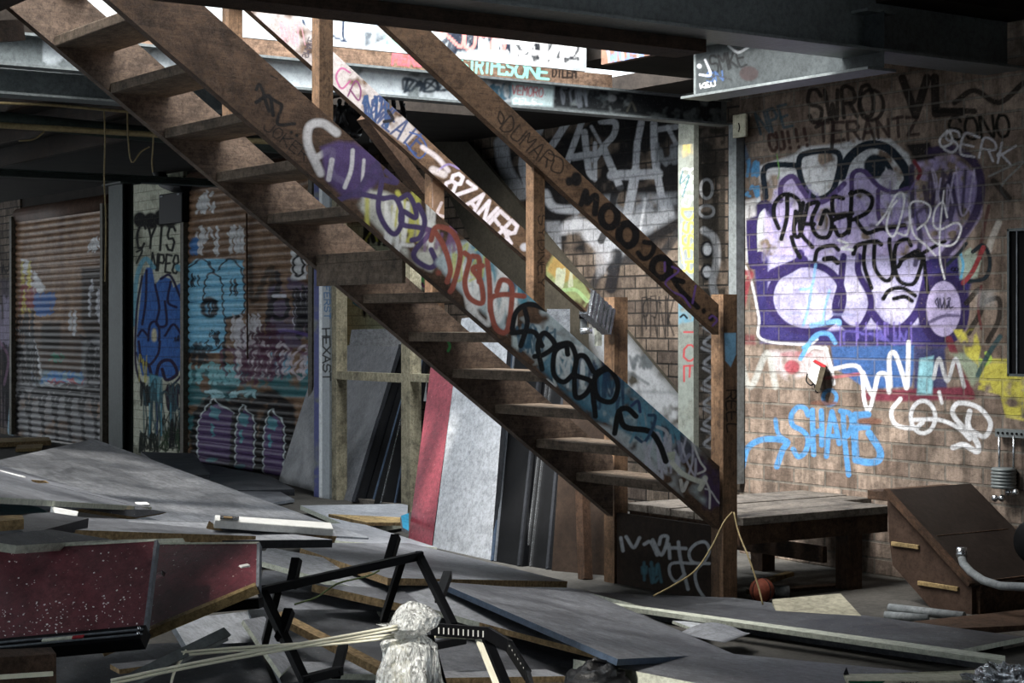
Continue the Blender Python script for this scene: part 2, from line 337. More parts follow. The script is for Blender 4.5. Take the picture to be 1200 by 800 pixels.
def paint_right(p):
    A = Sk(p, 860, 80, 3.479); Bq = Sk(p, 860, 300, 3.077); E0 = E = Sk(p, 900, 200, 4); E2 = Sk(p, 900, 400, 4)
    # pale ground of the piece
    A.fi([(100, 400), (250, 350), (280, 320), (430, 310), (520, 280), (640, 290), (710, 350), (745, 450), (760, 600), (500, 790), (50, 790), (45, 560), (110, 520)], 'c3c8ce', .95, 14, .1)
    A.fi([(120, 800), (125, 560), (185, 450), (240, 440), (320, 545), (400, 520), (470, 430), (560, 430), (640, 520), (720, 540), (740, 380), (890, 350), (1010, 450), (1010, 600), (900, 760), (860, 800)], 'a99ccb', .95, 14, .1)
    A.fi([(800, 380), (900, 360), (990, 440), (990, 580), (900, 690), (760, 700), (740, 480)], '6f6590', .8, 20, .2)
    Bq.fi([(70, 0), (880, 0), (850, 120), (840, 260), (760, 330), (95, 315)], '2c2560', 1, 12)
    Bq.fi([(125, 0), (700, 0), (700, 200), (660, 250), (590, 262), (440, 262), (265, 272), (160, 235), (125, 130)], 'a9a4cc', 1, 12)
    for e in ((262, 150, 125, 118, .1), (432, 150, 66, 108, 0), (590, 140, 78, 118, .15), (756, 190, 70, 105, 0)): Bq.el(*e[:4], '9f9bc2' if e[0] < 700 else 'a79cc4', 1, 12, 0, 60, e[4])
    for q in ((230, 130), (300, 190), (430, 130), (600, 190), (560, 120)): Bq.el(*q, 60, 44, 'd6d3ea', .6, 40, .2)
    Bq.st([(140, 60), (230, 20), (240, -10)], 30, '332460'); Bq.st([(95, 0), (110, 70), (170, 60), (250, 15)], 36, '2d2058')
    Bq.ri(262, 150, 132, 122, 26, '2b1f56'); Bq.st([(395, 0), (385, 100), (365, 190), (400, 250), (450, 262), (490, 200), (490, 140), (450, 60), (450, 0)], 24, '2b1f56')
    Bq.st([(495, 200), (540, 250), (600, 262), (660, 200), (690, 100), (700, 30)], 30, '2f2260'); Bq.ri(756, 190, 78, 116, 32, '281d4c')
    Bq.st([(200, 215), (205, 205), (430, 212)], 10, '7f86b0', .5); Bq.ta(720, 150, 800, 190, 5, 5, '33304a', 1, 3, 4); Bq.st([(700, 240), (760, 215), (810, 215)], 12, '3b3358', .8)
    Bq.dr(380, 640, 240, 120, 12, '6c5bb0', 6, 3); Bq.ta(380, 270, 640, 320, 6, 8, '5a50a8', .7, 5, 8)
    Bq.st([(30, 20), (60, 80), (90, 220), (100, 300), (260, 318), (300, 300)], 9, WH, .9)
    # teal-black letter outlines, top
    A.st([(130, 525), (128, 405), (245, 395), (262, 400), (285, 350), (425, 345), (415, 470), (380, 520), (330, 528), (285, 480), (262, 400)], 24, '18222d')
    A.st([(440, 440), (470, 365), (545, 312), (625, 325), (690, 395), (710, 450), (690, 490)], 36, '18222d')
    A.el(575, 400, 45, 50, '18222d'); A.st([(610, 370), (640, 420), (610, 445)], 22, '18222d'); A.el(632, 455, 34, 42, 'a8a6b4', .9)
    A.fi([(700, 310), (800, 300), (820, 370), (740, 380)], BK, .95, 12)
    A.st([(190, 540), (195, 470), (240, 440), (275, 490), (320, 545), (380, 535), (450, 470)], 22, '4a3a6b'); A.st([(480, 500), (485, 430), (530, 420), (590, 480), (650, 505), (710, 490)], 20, '4a3a6b')
    A.st([(588, 500), (590, 600), (620, 660), (700, 650)], 18, '51406f'); A.st([(80, 800), (80, 620), (112, 560), (140, 560), (150, 590)], 34, '2c2352')
    A.st([(60, 590), (64, 790)], 14, '2f4866', .8)
    A.st([(800, 340), (900, 330), (990, 400), (1005, 520), (960, 640), (860, 760), (850, 800)], 36, '2e2344', .95, 10); A.st([(725, 400), (730, 560), (760, 690), (740, 800)], 22, '2a2440', .9, 8)
    A.st([(735, 380), (760, 420), (750, 450)], 16, '6e2530'); A.st([(560, 640), (640, 640), (760, 580), (900, 440)], 16, '30283f', .7, 8)
    A.ta(760, 400, 960, 640, 6, 13, '2c2440', .8, 6, 11); A.ta(780, 400, 980, 600, 4, 8, 'b0a8c8', .7, 5, 12)
    # black signatures
    A.st([(70, 590), (72, 700), (80, 800)], 40, '2c2158'); A.ta(140, 460, 740, 780, 9, 7, '6f62a0', .6, 8, 95); A.ta(100, 560, 500, 790, 6, 12, '8a84a8', .5, 10, 96)
    for e in ([(50, 270), (28, 210), (35, 150), (80, 110), (135, 130), (152, 180), (125, 250)], [(90, 118), (88, 220), (62, 320)], [(130, 190), (122, 290), (150, 300), (186, 160)], [(165, 150), (150, 280), (208, 358)], [(185, 160), (235, 150), (205, 230), (225, 300), (280, 310), (300, 240), (272, 185), (245, 250)],
              [(352, 130), (305, 125), (310, 205), (370, 205), (378, 275), (335, 305), (310, 262)], [(392, 100), (388, 200), (378, 290)], [(385, 108), (440, 95), (488, 130), (470, 190), (400, 230)], [(410, 225), (460, 290), (520, 275), (640, 255)], [(300, 232), (395, 200)], [(110, 310), (125, 360), (150, 405)], [(180, 250), (215, 250)]): E.st(e, 21, BK)
    E.st([(400, 390), (420, 350), (500, 330), (530, 345)], 22, BK); E.st([(455, 340), (450, 440), (485, 550)], 20, BK)
    E.st([(500, 330), (500, 450), (550, 515), (585, 480), (570, 350), (570, 320)], 20, BK); E.st([(670, 350), (650, 320), (600, 350), (595, 450), (620, 520), (680, 530), (710, 470), (720, 400), (640, 410), (610, 450)], 20, BK)
    E.st([(620, 420), (700, 375), (710, 410)], 20, BK); E.st([(540, 600), (570, 560), (630, 550), (690, 585)], 20, BK); E.st([(590, 600), (640, 590), (675, 610)], 20, BK)
    E.st([(220, 420), (235, 370), (300, 350), (330, 370)], 20, BK); E.st([(265, 415), (300, 410), (325, 430)], 26, BK)
    E.st([(730, 400), (740, 500), (750, 570)], 18, BK); E.st([(700, 400), (790, 350), (830, 330)], 18, BK)
    E.st([(330, 325), (375, 345), (345, 365), (395, 370)], 12, WH)
    # thin white URS
    E.st([(510, 255), (550, 205), (600, 115), (635, 110), (635, 170), (600, 290), (575, 305), (555, 260), (575, 180), (605, 140)], 10, 'e4e4e8'); E.st([(605, 290), (650, 300), (665, 230), (660, 170)], 9, 'e4e4e8')
    E.st([(700, 275), (750, 230), (760, 170), (710, 142), (665, 165), (680, 290), (740, 350), (785, 398)], 9, 'e4e4e8'); E.st([(840, 218), (820, 150), (785, 180), (775, 250), (810, 275), (880, 243), (905, 270), (880, 335), (830, 352), (770, 325), (735, 255)], 9, 'e4e4e8')
    E.st([(825, 95), (808, 250), (805, 400), (828, 508)], 8, 'e4e4e8')
    # upper tags
    A.tx('SWRO', (310, 215), (590, 190), 120, 17, '1b1715', .9, smooth=True); A.st([(335, 240), (400, 210), (400, 320)], 16, '1b1715', .9); A.ri(560, 150, 50, 62, 15, '1b1715', .9)
    A.tx('TERANTZ', (345, 300), (770, 270), 75, 13, '2b1c1c', .85); A.tx('CU!!!', (150, 340), (320, 310), 70, 14, '35201c', .9)
    A.tx('VL', (690, 190), (960, 180), 150, 34, '14110f', .9); A.st([(900, 140), (980, 90), (1080, 140), (1180, 60)], 22, '14110f', .9); A.st([(820, 170), (980, 175)], 24, '14110f', .9)
    A.tx('SONO', (880, 290), (1140, 275), 85, 13, '15130f', 1, smooth=True); A.tx('SERK', (850, 330), (1150, 400), 80, 10, 'b8b8c0', .9, smooth=True); A.st([(870, 255), (840, 290), (850, 320), (890, 300), (880, 255)], 10, 'c8c8cc')
    A.st([(1040, 440), (1180, 380), (1090, 480), (1120, 540)], 9, '7d8080', .8); A.st([(1060, 460), (1120, 530)], 26, '181512', .8)
    A.tx('NPE', (110, 270), (250, 230), 90, 12, '2a4a58', .8); A.st([(30, 290), (70, 420)], 20, '2b5a80', .7, 10); A.ta(40, 370, 100, 440, 5, 12, '3a7fae', .9, 4, 3); A.ta(45, 480, 100, 525, 5, 12, '3a7fae', .9, 4, 6)
    A.st([(175, 350), (185, 420), (178, 450)], 4, '6aa84a'); A.fi([(40, 540), (90, 530), (90, 600), (40, 620)], 'c8c8c8', .8, 12)
    # right flank, and the bright bits below
    A.st([(1080, 630), (1050, 700), (1040, 740)], 26, 'b9b4ac', .8, 8); A.st([(1040, 560), (1010, 700), (1000, 800)], 14, '4a2424', .8)
    E.fi([(890, 400), (950, 360), (1000, 420), (980, 500), (900, 510)], '9fb0a0', .9, 10); E.st([(900, 380), (915, 440), (905, 500)], 12, '4aa0c8'); E.st([(960, 380), (1010, 350), (1040, 420), (1020, 500), (940, 520)], 20, '1e262c'); E.st([(1010, 360), (960, 470), (915, 525)], 22, '8a2a30')
    E.st([(930, 340), (900, 380), (840, 440)], 16, '262d33'); E.ri(868, 462, 8, 8, 6, BK); E.ri(884, 462, 8, 8, 6, BK)
    E.st([(930, 620), (990, 560), (1000, 650), (940, 760)], 26, '23201d', .9); E.st([(1000, 620), (1080, 600), (1080, 700), (1030, 800)], 24, '23201d', .9); E.st([(1000, 540), (985, 640), (1000, 740)], 12, '5a2a2a'); E.fi([(980, 560), (1060, 560), (1060, 640), (980, 640)], '9a9a9a', .5, 24)
    # second row of colour
    Bq.fi([(350, 325), (650, 322), (650, 400), (640, 470), (480, 480), (360, 400)], '2c558f', 1, 8); Bq.fi([(650, 330), (760, 330), (770, 480), (650, 480)], '29305c', .9, 10)
    Bq.fi([(460, 485), (860, 470), (870, 515), (600, 525), (460, 520)], '6b2438', .95, 10); Bq.st([(775, 300), (815, 400), (855, 505)], 26, '6b2532', 1, 6)
    Bq.fi([(670, 370), (720, 360), (715, 500), (660, 500)], '86c0cc', .9, 8); Bq.fi([(780, 350), (880, 350), (900, 420), (860, 470), (820, 400)], '8a9c84', .8, 14)
    Bq.st([(565, 470), (560, 370), (580, 350), (610, 430), (625, 470), (630, 310)], 16, WH); Bq.st([(465, 420), (500, 500), (520, 430), (550, 430), (560, 490)], 16, WH); Bq.st([(340, 410), (450, 400), (470, 520), (490, 550), (520, 430)], 14, WH)
    Bq.st([(330, 330), (350, 400), (360, 460)], 14, WH); Bq.st([(720, 440), (740, 370), (770, 450), (800, 370), (830, 470)], 14, 'b9bcc0'); Bq.st([(740, 490), (750, 530)], 12, WH); Bq.st([(335, 335), (280, 330), (250, 370)], 12, WH)
    Bq.fi([(130, 340), (330, 340), (340, 400), (200, 450), (140, 420)], 'cfc4c8', .7, 16, .1)
    Bq.el(210, 400, 28, 26, '963040', .9); Bq.el(225, 355, 60, 12, '9a5560', .6); Bq.st([(20, 360), (60, 470), (120, 350), (150, 470)], 22, 'a9aca8', .8, 8); Bq.st([(330, 440), (450, 425)], 12, 'a85058', .8)
    Bq.fi([(790, 265), (870, 262), (890, 330), (880, 400), (930, 370), (1050, 370), (1050, 595), (980, 580), (960, 500), (880, 480), (890, 400), (840, 360)], 'b9b13a', .95, 8, .25, 50)
    Bq.st([(910, 350), (925, 370), (905, 390), (890, 375)], 14, '9ab83a'); Bq.st([(960, 290), (920, 350), (880, 430)], 18, '26444a', .9)
    Bq.st([(15, 62), (60, 62), (48, 100), (35, 160), (15, 250)], 20, '8a2b3a', .85, 8); Bq.fi([(20, 280), (75, 285), (80, 320), (20, 320)], '6a2030', .7, 10)
    for a in ([(280, 120), (265, 200), (250, 250)], [(345, 125), (330, 180), (320, 240)], [(295, 30), (280, 110), (240, 120)]): Bq.st(a, 10, '6aa8de', .8)
    Bq.st([(240, 370), (290, 290), (340, 280), (365, 312)], 16, '4a90c8'); Bq.st([(280, 250), (370, 235), (380, 245)], 18, '6aa8de', .9); Bq.st([(300, 290), (250, 330)], 12, '4a90c8')
    # blue SHAPE with arrow and ring
    bl = '3a7fb6'; E = E2
    Bq.st([(30, 760), (52, 690), (110, 660), (190, 668), (175, 700), (155, 758)], 22, bl); Bq.st([(150, 590), (160, 640), (195, 670)], 16, bl); Bq.ri(346, 510, 24, 27, 14, bl)
    for e in ([(188, 345), (172, 312), (138, 308), (110, 345), (116, 392), (160, 418), (188, 455), (176, 515), (142, 540), (118, 505)], [(208, 322), (210, 420), (214, 530)], [(250, 325), (252, 400), (252, 485)], [(212, 425), (252, 418)],
              [(274, 538), (284, 430), (300, 330)], [(300, 330), (318, 400), (334, 478)], [(286, 446), (326, 442)], [(352, 335), (358, 450), (378, 625)], [(340, 326), (382, 338), (394, 388), (376, 436), (358, 448)]): E.st(e, 25, bl)
    for e in ([(468, 342), (408, 346)], [(408, 346), (406, 450), (412, 550)], [(410, 402), (466, 398)], [(412, 555), (470, 566), (518, 556), (524, 510), (474, 430)]): E2.st(e, 34, bl, smooth=len(e) > 3)
    Bq.el(325, 530, 50, 10, '6d4a3c', .9); Bq.el(490, 595, 46, 13, '6d4a3c', .9)
    # white COP
    Bq.st([(600, 515), (568, 560), (585, 608), (650, 620), (680, 600)], 16, WH); Bq.ri(682, 580, 44, 58, 15, WH); Bq.st([(650, 590), (740, 590), (810, 620), (850, 660)], 15, WH)
    Bq.st([(790, 690), (830, 680), (875, 705), (880, 680), (845, 610), (850, 560)], 20, WH); Bq.st([(850, 640), (790, 570), (810, 530), (880, 545), (925, 600), (905, 650), (860, 630)], 17, WH)
def paint_centre(p):
    C = Sk(p, 480, 90, 3.076); G = Sk(p, 600, 200, 4); D = Sk(p, 340, 120, 2.666)
    C.fi([(330, 100), (1060, 130), (975, 200), (975, 560), (760, 660), (520, 620), (420, 470), (300, 330)], '17181b', .96, 30, .12, 90)
    si = 'b2b6bd'
    C.st([(330, 240), (345, 330), (400, 420)], 52, 'a0a5ad', .9, 10); C.st([(455, 160), (465, 190), (410, 300), (430, 400)], 34, si, .9, 6)
    C.st([(510, 158), (572, 150), (550, 190), (515, 245)], 26, si); C.st([(625, 150), (600, 220), (560, 330)], 22, si); C.st([(630, 200), (645, 330), (660, 360)], 24, si); C.st([(590, 290), (650, 280)], 26, si)
    C.st([(655, 180), (700, 260)], 12, si, .8); C.st([(690, 160), (740, 165), (735, 210), (700, 250), (665, 300)], 22, si); C.st([(700, 260), (760, 400)], 26, si); C.st([(668, 240), (668, 370)], 16, si)
    C.st([(835, 165), (820, 240), (815, 330)], 24, si, 1, 5, False); C.st([(880, 170), (885, 300), (915, 470)], 26, si); C.st([(730, 355), (895, 350)], 36, si, .95, 6, False); C.st([(815, 340), (785, 500)], 34, si, 1, 6, False)
    C.st([(895, 190), (960, 180)], 20, si, .7); C.st([(930, 180), (960, 240)], 16, si, .7); C.ta(880, 240, 960, 320, 4, 16, '7d8288', .7, 6, 2)
    C.fi([(500, 600), (520, 540), (600, 500), (700, 540), (760, 620), (740, 720), (690, 640), (600, 560), (540, 570)], 'a9adb4', .9, 16, .1)
    C.fi([(700, 430), (960, 420), (965, 500), (800, 600), (760, 660), (730, 560)], '8f949b', .85, 24, .25); C.st([(745, 640), (735, 700), (725, 760)], 44, '1b1b1f', .95, 8)
    C.st([(690, 590), (720, 520), (740, 420), (770, 400)], 26, '141417', .9, 6); C.st([(850, 440), (830, 560)], 10, 'c2c6cc', .8, 4); C.st([(640, 800), (690, 700), (780, 660), (900, 640), (970, 560)], 30, '26282c', .8, 10)
    C.st([(490, 420), (520, 470), (600, 480)], 30, 'b5b9c0', .9, 10); C.fi([(490, 520), (540, 520), (545, 620), (500, 620)], 'a5a9b0', .9, 12)
    C.tx('ALMU', (20, 175), (170, 165), 60, 12, 'b9bcc0', .9); C.st([(190, 130), (250, 120), (290, 190)], 12, 'a5a8ac', .8)
    G.st([(270, 430), (280, 450)], 14, '5fae90', .7); G.tx('PRNK', (610, 780), (770, 780), 190, 6, '141416', .9); G.st([(700, 620), (640, 600), (615, 640), (630, 740)], 6, '141416')
    G.fi([(380, 330), (480, 380), (470, 470), (400, 500)], '9f9fa3', .6, 20, .3)
    # pale green-white patch low at the left end, seen through the treads
    D.fi([(100, 540), (150, 700), (150, 900), (360, 900), (360, 700), (280, 600)], 'b3bd9c', .95, 14); D.fi([(150, 380), (420, 380), (430, 580), (300, 620), (180, 500)], 'aab59b', .9, 14)
    D.ta(205, 385, 320, 445, 12, 10, '12181c', .95, 4, 21); D.ta(215, 395, 330, 440, 5, 6, 'b9bf3a', .9, 4, 22); D.ta(310, 500, 430, 570, 9, 9, '232042', .95, 4, 23); D.ta(330, 500, 430, 575, 6, 8, '7a3068', .9, 4, 24)
    D.ta(310, 500, 400, 575, 5, 7, '2f8a9a', .9, 4, 25); D.ta(330, 510, 420, 570, 4, 6, '5fae60', .9, 4, 26); D.el(232, 655, 7, 16, '15181a'); D.el(252, 660, 6, 12, '15181a'); D.st([(200, 625), (225, 640)], 10, '2f8aa8')
def paint_return(p):
    G = Sk(p, 600, 200, 4)
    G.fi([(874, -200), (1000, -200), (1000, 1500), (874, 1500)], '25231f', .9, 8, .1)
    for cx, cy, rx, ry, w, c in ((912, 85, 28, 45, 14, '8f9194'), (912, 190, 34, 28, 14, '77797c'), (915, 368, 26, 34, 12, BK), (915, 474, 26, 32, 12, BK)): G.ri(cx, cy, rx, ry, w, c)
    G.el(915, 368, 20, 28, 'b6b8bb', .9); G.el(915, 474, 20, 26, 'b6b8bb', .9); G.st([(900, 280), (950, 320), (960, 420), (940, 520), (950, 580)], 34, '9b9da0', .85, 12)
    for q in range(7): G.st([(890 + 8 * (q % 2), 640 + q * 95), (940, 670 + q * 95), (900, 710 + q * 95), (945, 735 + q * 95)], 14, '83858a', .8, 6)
def paint_pale_column(p):
    G = Sk(p, 600, 200, 4)
    G.fi([(770, -300), (885, -300), (885, 1500), (770, 1500)], '8f978f', .55, 4, .2)
    G.tx('88OS', (800, -10), (800, 180), 70, 9, 'd8dad8', 1, up=(1, 0), smooth=True); G.st([(800, 0), (790, 60), (830, 20), (800, 120)], 8, '3d6a70', .9)
    G.fi([(790, 190), (860, 190), (872, 500), (790, 500)], '7f8790', .6, 8); G.tx('DSSER', (800, 180), (800, 490), 55, 13, 'cfc744', 1, up=(1, 0), smooth=True); G.st([(858, 180), (870, 330), (860, 490)], 5, 'e0e2e4'); G.st([(795, 250), (790, 330), (810, 460)], 5, 'e0e2e4')
    G.fi([(780, 610), (870, 610), (870, 700), (780, 720)], '4f9ab8', .7, 12, .2); G.st([(790, 685), (805, 675), (820, 690)], 10, BK)
    G.tx('TOE', (805, 720), (805, 1010), 55, 9, 'b23236', 1, up=(1, 0)); G.fi([(780, -200), (830, -200), (850, -80), (800, -60)], 'b9a87a', .8, 10, .2); G.st([(805, -190), (810, -100)], 16, 'c8b268', .9); G.st([(820, -180), (830, -90)], 16, 'c8b268', .9)
def paint_shutter_right(p):
    H = Sk(p, 0, 180, 3); L = Sk(p, 0, 400, 4); R = Sk(p, 300, 400, 4)
    H.fi([(668, 390), (700, 370), (790, 370), (860, 375), (868, 560), (800, 575), (800, 640), (780, 700), (668, 700)], '74bcdc', 1, 5)
    for e in ([(670, 400), (720, 370), (760, 420), (740, 380)], [(770, 410), (810, 370), (850, 400), (865, 470), (860, 560), (800, 580)], [(720, 520), (730, 440), (755, 420), (785, 450), (790, 540), (800, 640), (760, 690), (700, 690)]): H.st(e, 6, '14202c')
    H.el(742, 540, 32, 38, '101620'); H.el(745, 545, 18, 22, '5596b8'); H.ta(735, 520, 775, 570, 4, 5, '101620', 1, 3, 4); H.ta(810, 440, 845, 500, 5, 4, '14202c', 1, 3, 5); H.ta(725, 620, 775, 680, 6, 4, '14202c', 1, 3, 6); H.ta(675, 420, 705, 470, 5, 4, '14202c', 1, 3, 7)
    for x0, x1, y0, y1, n, sd in ((680, 760, 130, 210, 9, 1), (680, 770, 255, 360, 9, 2), (800, 860, 255, 350, 8, 3)): H.ta(x0, y0, x1, y1, n, 8, 'c5c7c9', .9, 4, sd, 4)
    H.ta(672, 300, 700, 355, 4, 9, '2f6fae', .9, 4, 9)
    H.fi([(1030, 340), (1080, 340), (1085, 440), (1030, 450)], 'd0d2d4', .9, 5); H.ri(1055, 395, 18, 36, 9, '1d1d20'); H.st([(885, 360), (895, 520), (960, 400), (955, 560)], 20, '151414', .75, 8)
    H.fi([(945, 480), (1020, 430), (1105, 470), (1105, 680), (960, 690)], '4a4168', .75, 14, .3, 40); H.st([(980, 420), (985, 470), (950, 560), (955, 680)], 18, '19161f', .95); H.ri(990, 540, 30, 42, 14, '1a1720'); H.st([(970, 500), (1010, 500)], 12, 'c0c0cc')
    H.ta(1030, 480, 1100, 620, 14, 7, 'c4c2d2', .9, 3, 14, 4); H.ta(1030, 470, 1100, 660, 10, 8, '15131c', .9, 3, 15, 4); H.st([(960, 650), (1000, 620), (1100, 640)], 12, '5d4a86')
    H.ta(820, 560, 920, 780, 14, 8, 'cbc9cf', .85, 4, 16, 4); H.ta(800, 600, 1000, 780, 12, 9, '4a2038', .8, 4, 17); H.ta(960, 700, 1090, 790, 8, 9, '5aa8c8', .8, 4, 18)
    L.fi([(885, 130), (1480, 150), (1480, 260), (1200, 260), (960, 300), (900, 480), (885, 500)], '2f6f76', .95, 10, .15, 60); L.ta(900, 100, 1180, 200, 14, 12, '7fc0c8', .8, 5, 19); L.ta(890, 0, 1060, 110, 10, 12, '17222a', .8, 5, 20); L.ta(1050, 0, 1480, 180, 22, 12, 'c8bcc4', .75, 5, 27, 4); L.ta(1050, 20, 1480, 200, 12, 12, '5a2848', .8, 5, 28)
    L.fi([(905, 640), (900, 430), (960, 300), (1050, 230), (1300, 230), (1390, 300), (1400, 720)], '0e0e12', .97, 14, .05)
    for cx, w_, top, bot in ((1020, 90, 290, 560), (1155, 48, 320, 590), (1290, 52, 340, 640)):
        L.fi([(cx - w_ - 26, bot + 30), (cx - w_ - 14, top + 40), (cx - 20, top - 50), (cx + 20, top - 50), (cx + w_ + 14, top + 40), (cx + w_ + 16, bot + 50)], '0f0f13', .98, 8)
        L.fi([(cx - w_, bot), (cx - w_ + 10, top + 60), (cx, top), (cx + w_ - 10, top + 40), (cx + w_ - 8, bot + 20)], '57406e', 1, 6)
        L.fi([(cx - 22, top + 10), (cx + 22, top + 30), (cx + 10, top + 80), (cx - 30, top + 60)], '4a93a0', .9, 6); L.st([(cx - 18, top + 100), (cx - 14, top + 150)], 14, '4a93a0'); L.st([(cx - w_ + 5, bot - 10), (cx - w_ + 8, top + 90), (cx - 14, top - 20), (cx + 14, top + 6), (cx + w_ - 2, top + 60), (cx + w_ - 6, bot)], 7, 'c3ced0', .85)
        L.el(cx - 20, bot - 6, 26, 10, '4a93a0', .9)
    L.ta(960, 230, 1200, 260, 7, 14, '9fd0d8', .85, 5, 29)
def paint_shutter_left(p):
    H = Sk(p, 0, 180, 3); L = Sk(p, 0, 400, 4)
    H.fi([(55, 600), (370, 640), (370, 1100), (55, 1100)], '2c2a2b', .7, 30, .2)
    H.ta(300, 290, 370, 345, 8, 6, 'b9bbbd', .9, 3, 1, 4); H.fi([(80, 370), (100, 370), (170, 480), (120, 500), (80, 420)], 'c9cbce', .85, 6, .2, 20); H.ta(78, 375, 110, 560, 5, 7, 'b8a83a', .8, 4, 2); H.ta(60, 460, 130, 540, 6, 9, '7a2436', .85, 4, 3); H.ta(120, 490, 200, 570, 9, 9, '2a5a9a', .9, 4, 4)
    H.fi([(290, 400), (370, 400), (370, 640), (330, 700), (290, 600)], '1a1a1c', .85, 14, .1); H.ta(320, 440, 370, 600, 8, 6, 'a8aab0', .8, 4, 5, 4); H.ta(250, 545, 270, 640, 5, 8, 'b4b6ba', .8, 4, 6, 4)
    H.st([(60, 620), (110, 635), (135, 700), (150, 780)], 9, 'b4b6ba', .9); H.fi([(150, 590), (220, 590), (215, 690), (150, 690)], '131314', .85, 14); H.st([(400, 590), (370, 620), (310, 650), (290, 640)], 8, '16161a'); H.fi([(300, 660), (370, 640), (370, 780), (290, 780)], '77797d', .8, 12, .2); H.ta(300, 650, 370, 780, 6, 9, '17171a', .9, 4, 7)
    H.ta(165, 700, 240, 735, 8, 6, '1f6a52', .8, 3, 8, 4); H.fi([(50, 560), (110, 600), (110, 780), (50, 780)], '5c5e62', .7, 12, .25); H.ta(50, 560, 130, 700, 6, 7, '15151a', .9, 4, 9)
    L.fi([(160, 130), (400, 150), (415, 215), (160, 215)], '6f97a8', .85, 10, .2, 60); L.ta(160, 140, 400, 200, 8, 9, '2a6fae', .85, 4, 10); L.ta(220, 170, 420, 215, 5, 9, 'a03a3e', .8, 4, 11); L.ta(180, 190, 420, 215, 4, 8, 'd0d2d4', .8, 4, 12)
    L.fi([(70, 200), (500, 200), (500, 480), (70, 480)], '6e6f72', .85, 14, .1); L.fi([(70, 0), (170, 0), (170, 210), (70, 210)], '5a5b5e', .8, 14, .2); L.fi([(390, 0), (500, 0), (500, 210), (400, 210)], '66676a', .8, 14, .2)
    for q in range(7): x = 90 + q * 62; L.st([(x, 470), (x - 6, 330), (x + 14, 230), (x + 40, 250), (x + 44, 340)], 16, '0e0e10', .95, 5)
    L.ta(80, 0, 180, 200, 8, 10, '101012', .9, 4, 13); L.ta(400, 10, 500, 200, 9, 10, '101012', .9, 4, 14); L.ta(80, 200, 490, 260, 10, 14, '101012', .9, 4, 15)
def paint_pier(p):
    H = Sk(p, 0, 180, 3); L = Sk(p, 0, 400, 4)
    H.fi([(450, 0), (670, 0), (670, 1100), (450, 1100)], 'c6c8b4', .92, 4, .05)
    for cx, cy, r_ in ((492, 232, 24), (530, 236, 26), (568, 226, 28), (598, 236, 22)): H.el(cx, cy, r_, r_ + 4, '111113')
    H.tx('CYIS', (480, 330), (620, 340), 80, 9, '17171a'); H.st([(480, 345), (500, 340), (480, 385)], 7, '17171a'); H.tx('NPE8', (530, 410), (630, 420), 60, 8, '1c1e22')
    H.fi([(480, 640), (500, 440), (515, 400), (535, 400), (545, 460), (570, 430), (600, 440), (610, 470), (640, 450), (650, 560), (655, 740), (600, 790), (500, 780), (480, 700)], '1d5fae', 1, 5)
    H.st([(470, 600), (480, 440), (510, 370), (540, 400)], 16, '5aa0b8', .9); H.st([(625, 400), (650, 420), (655, 500)], 22, '5aa0b8', .9)
    for e in ([(515, 410), (512, 520), (500, 600)], [(545, 460), (560, 540), (550, 600), (585, 600), (580, 520)], [(600, 450), (590, 520), (620, 540)], [(520, 700), (525, 610), (545, 590), (560, 620), (555, 680), (540, 700)], [(485, 640), (500, 620), (520, 640)], [(480, 700), (500, 740), (540, 700)], [(580, 640), (610, 600), (640, 640)], [(565, 440), (600, 430), (640, 520)]): H.st(e, 9, '1c1440')
    H.el(542, 640, 9, 26, 'c8c09a'); H.st([(500, 430), (480, 560), (480, 760), (540, 850), (620, 800), (660, 740)], 8, '231a3c'); H.ta(590, 640, 645, 740, 8, 7, '141430', .9, 3, 1)
    L.ta(650, 0, 860, 90, 8, 9, '1d5fae', 1, 4, 2); L.fi([(640, 0), (870, 0), (870, 110), (800, 180), (720, 130), (650, 110)], '1d5fae', .9, 10); L.st([(655, 90), (700, 120), (720, 240), (745, 110), (800, 90), (830, 150), (780, 180), (760, 130)], 16, '271a3e'); L.st([(650, 0), (665, 90), (700, 110), (740, 60), (750, 0)], 12, '271a3e')
    L.fi([(700, 150), (760, 170), (760, 300), (690, 260)], '4f9aae', .85, 12); L.ta(650, 190, 700, 300, 7, 9, '1a2024', .95, 4, 3); L.ta(770, 200, 860, 330, 9, 8, '2a1c30', .95, 4, 4)
    L.ta(650, 180, 860, 500, 16, 7, '30505a', .8, 3, 91); L.ta(650, 330, 860, 520, 12, 6, '18201c', .85, 3, 92)
    for x in (700, 735, 755, 800): L.st([(x, 290), (x + 2, 440)], 5, '4a9ab0' if x != 735 else '1b2a60', .9, 3, False)
    L.ta(650, 430, 740, 520, 12, 8, '18201c', .95, 4, 5); L.ta(740, 400, 860, 520, 10, 8, '223a22', .9, 4, 6); L.ta(790, 360, 850, 500, 6, 8, '14161a', .95, 4, 7); L.ta(650, 60, 690, 200, 4, 5, 'b9b04a', .8, 3, 8); L.st([(875, 0), (872, 120), (870, 300), (875, 420)], 10, 'b5ad52', .8)
def paint_far_left(p):
    H = Sk(p, 0, 180, 3); L = Sk(p, 0, 400, 4)
    H.fi([(0, 440), (46, 440), (50, 1100), (0, 1100)], '4c4654', .7, 16, .2); H.ta(0, 500, 46, 700, 9, 9, '8a8298', .7, 4, 1); H.ta(0, 380, 40, 420, 4, 5, '17171a', .9, 3, 2); L.ta(0, 0, 60, 400, 12, 9, '1c1a20', .8, 4, 3); L.st([(50, 300), (40, 420), (60, 440)], 10, '8fb0c0', .8); L.st([(0, 0), (40, 80), (20, 200)], 12, '7a5a74', .7)
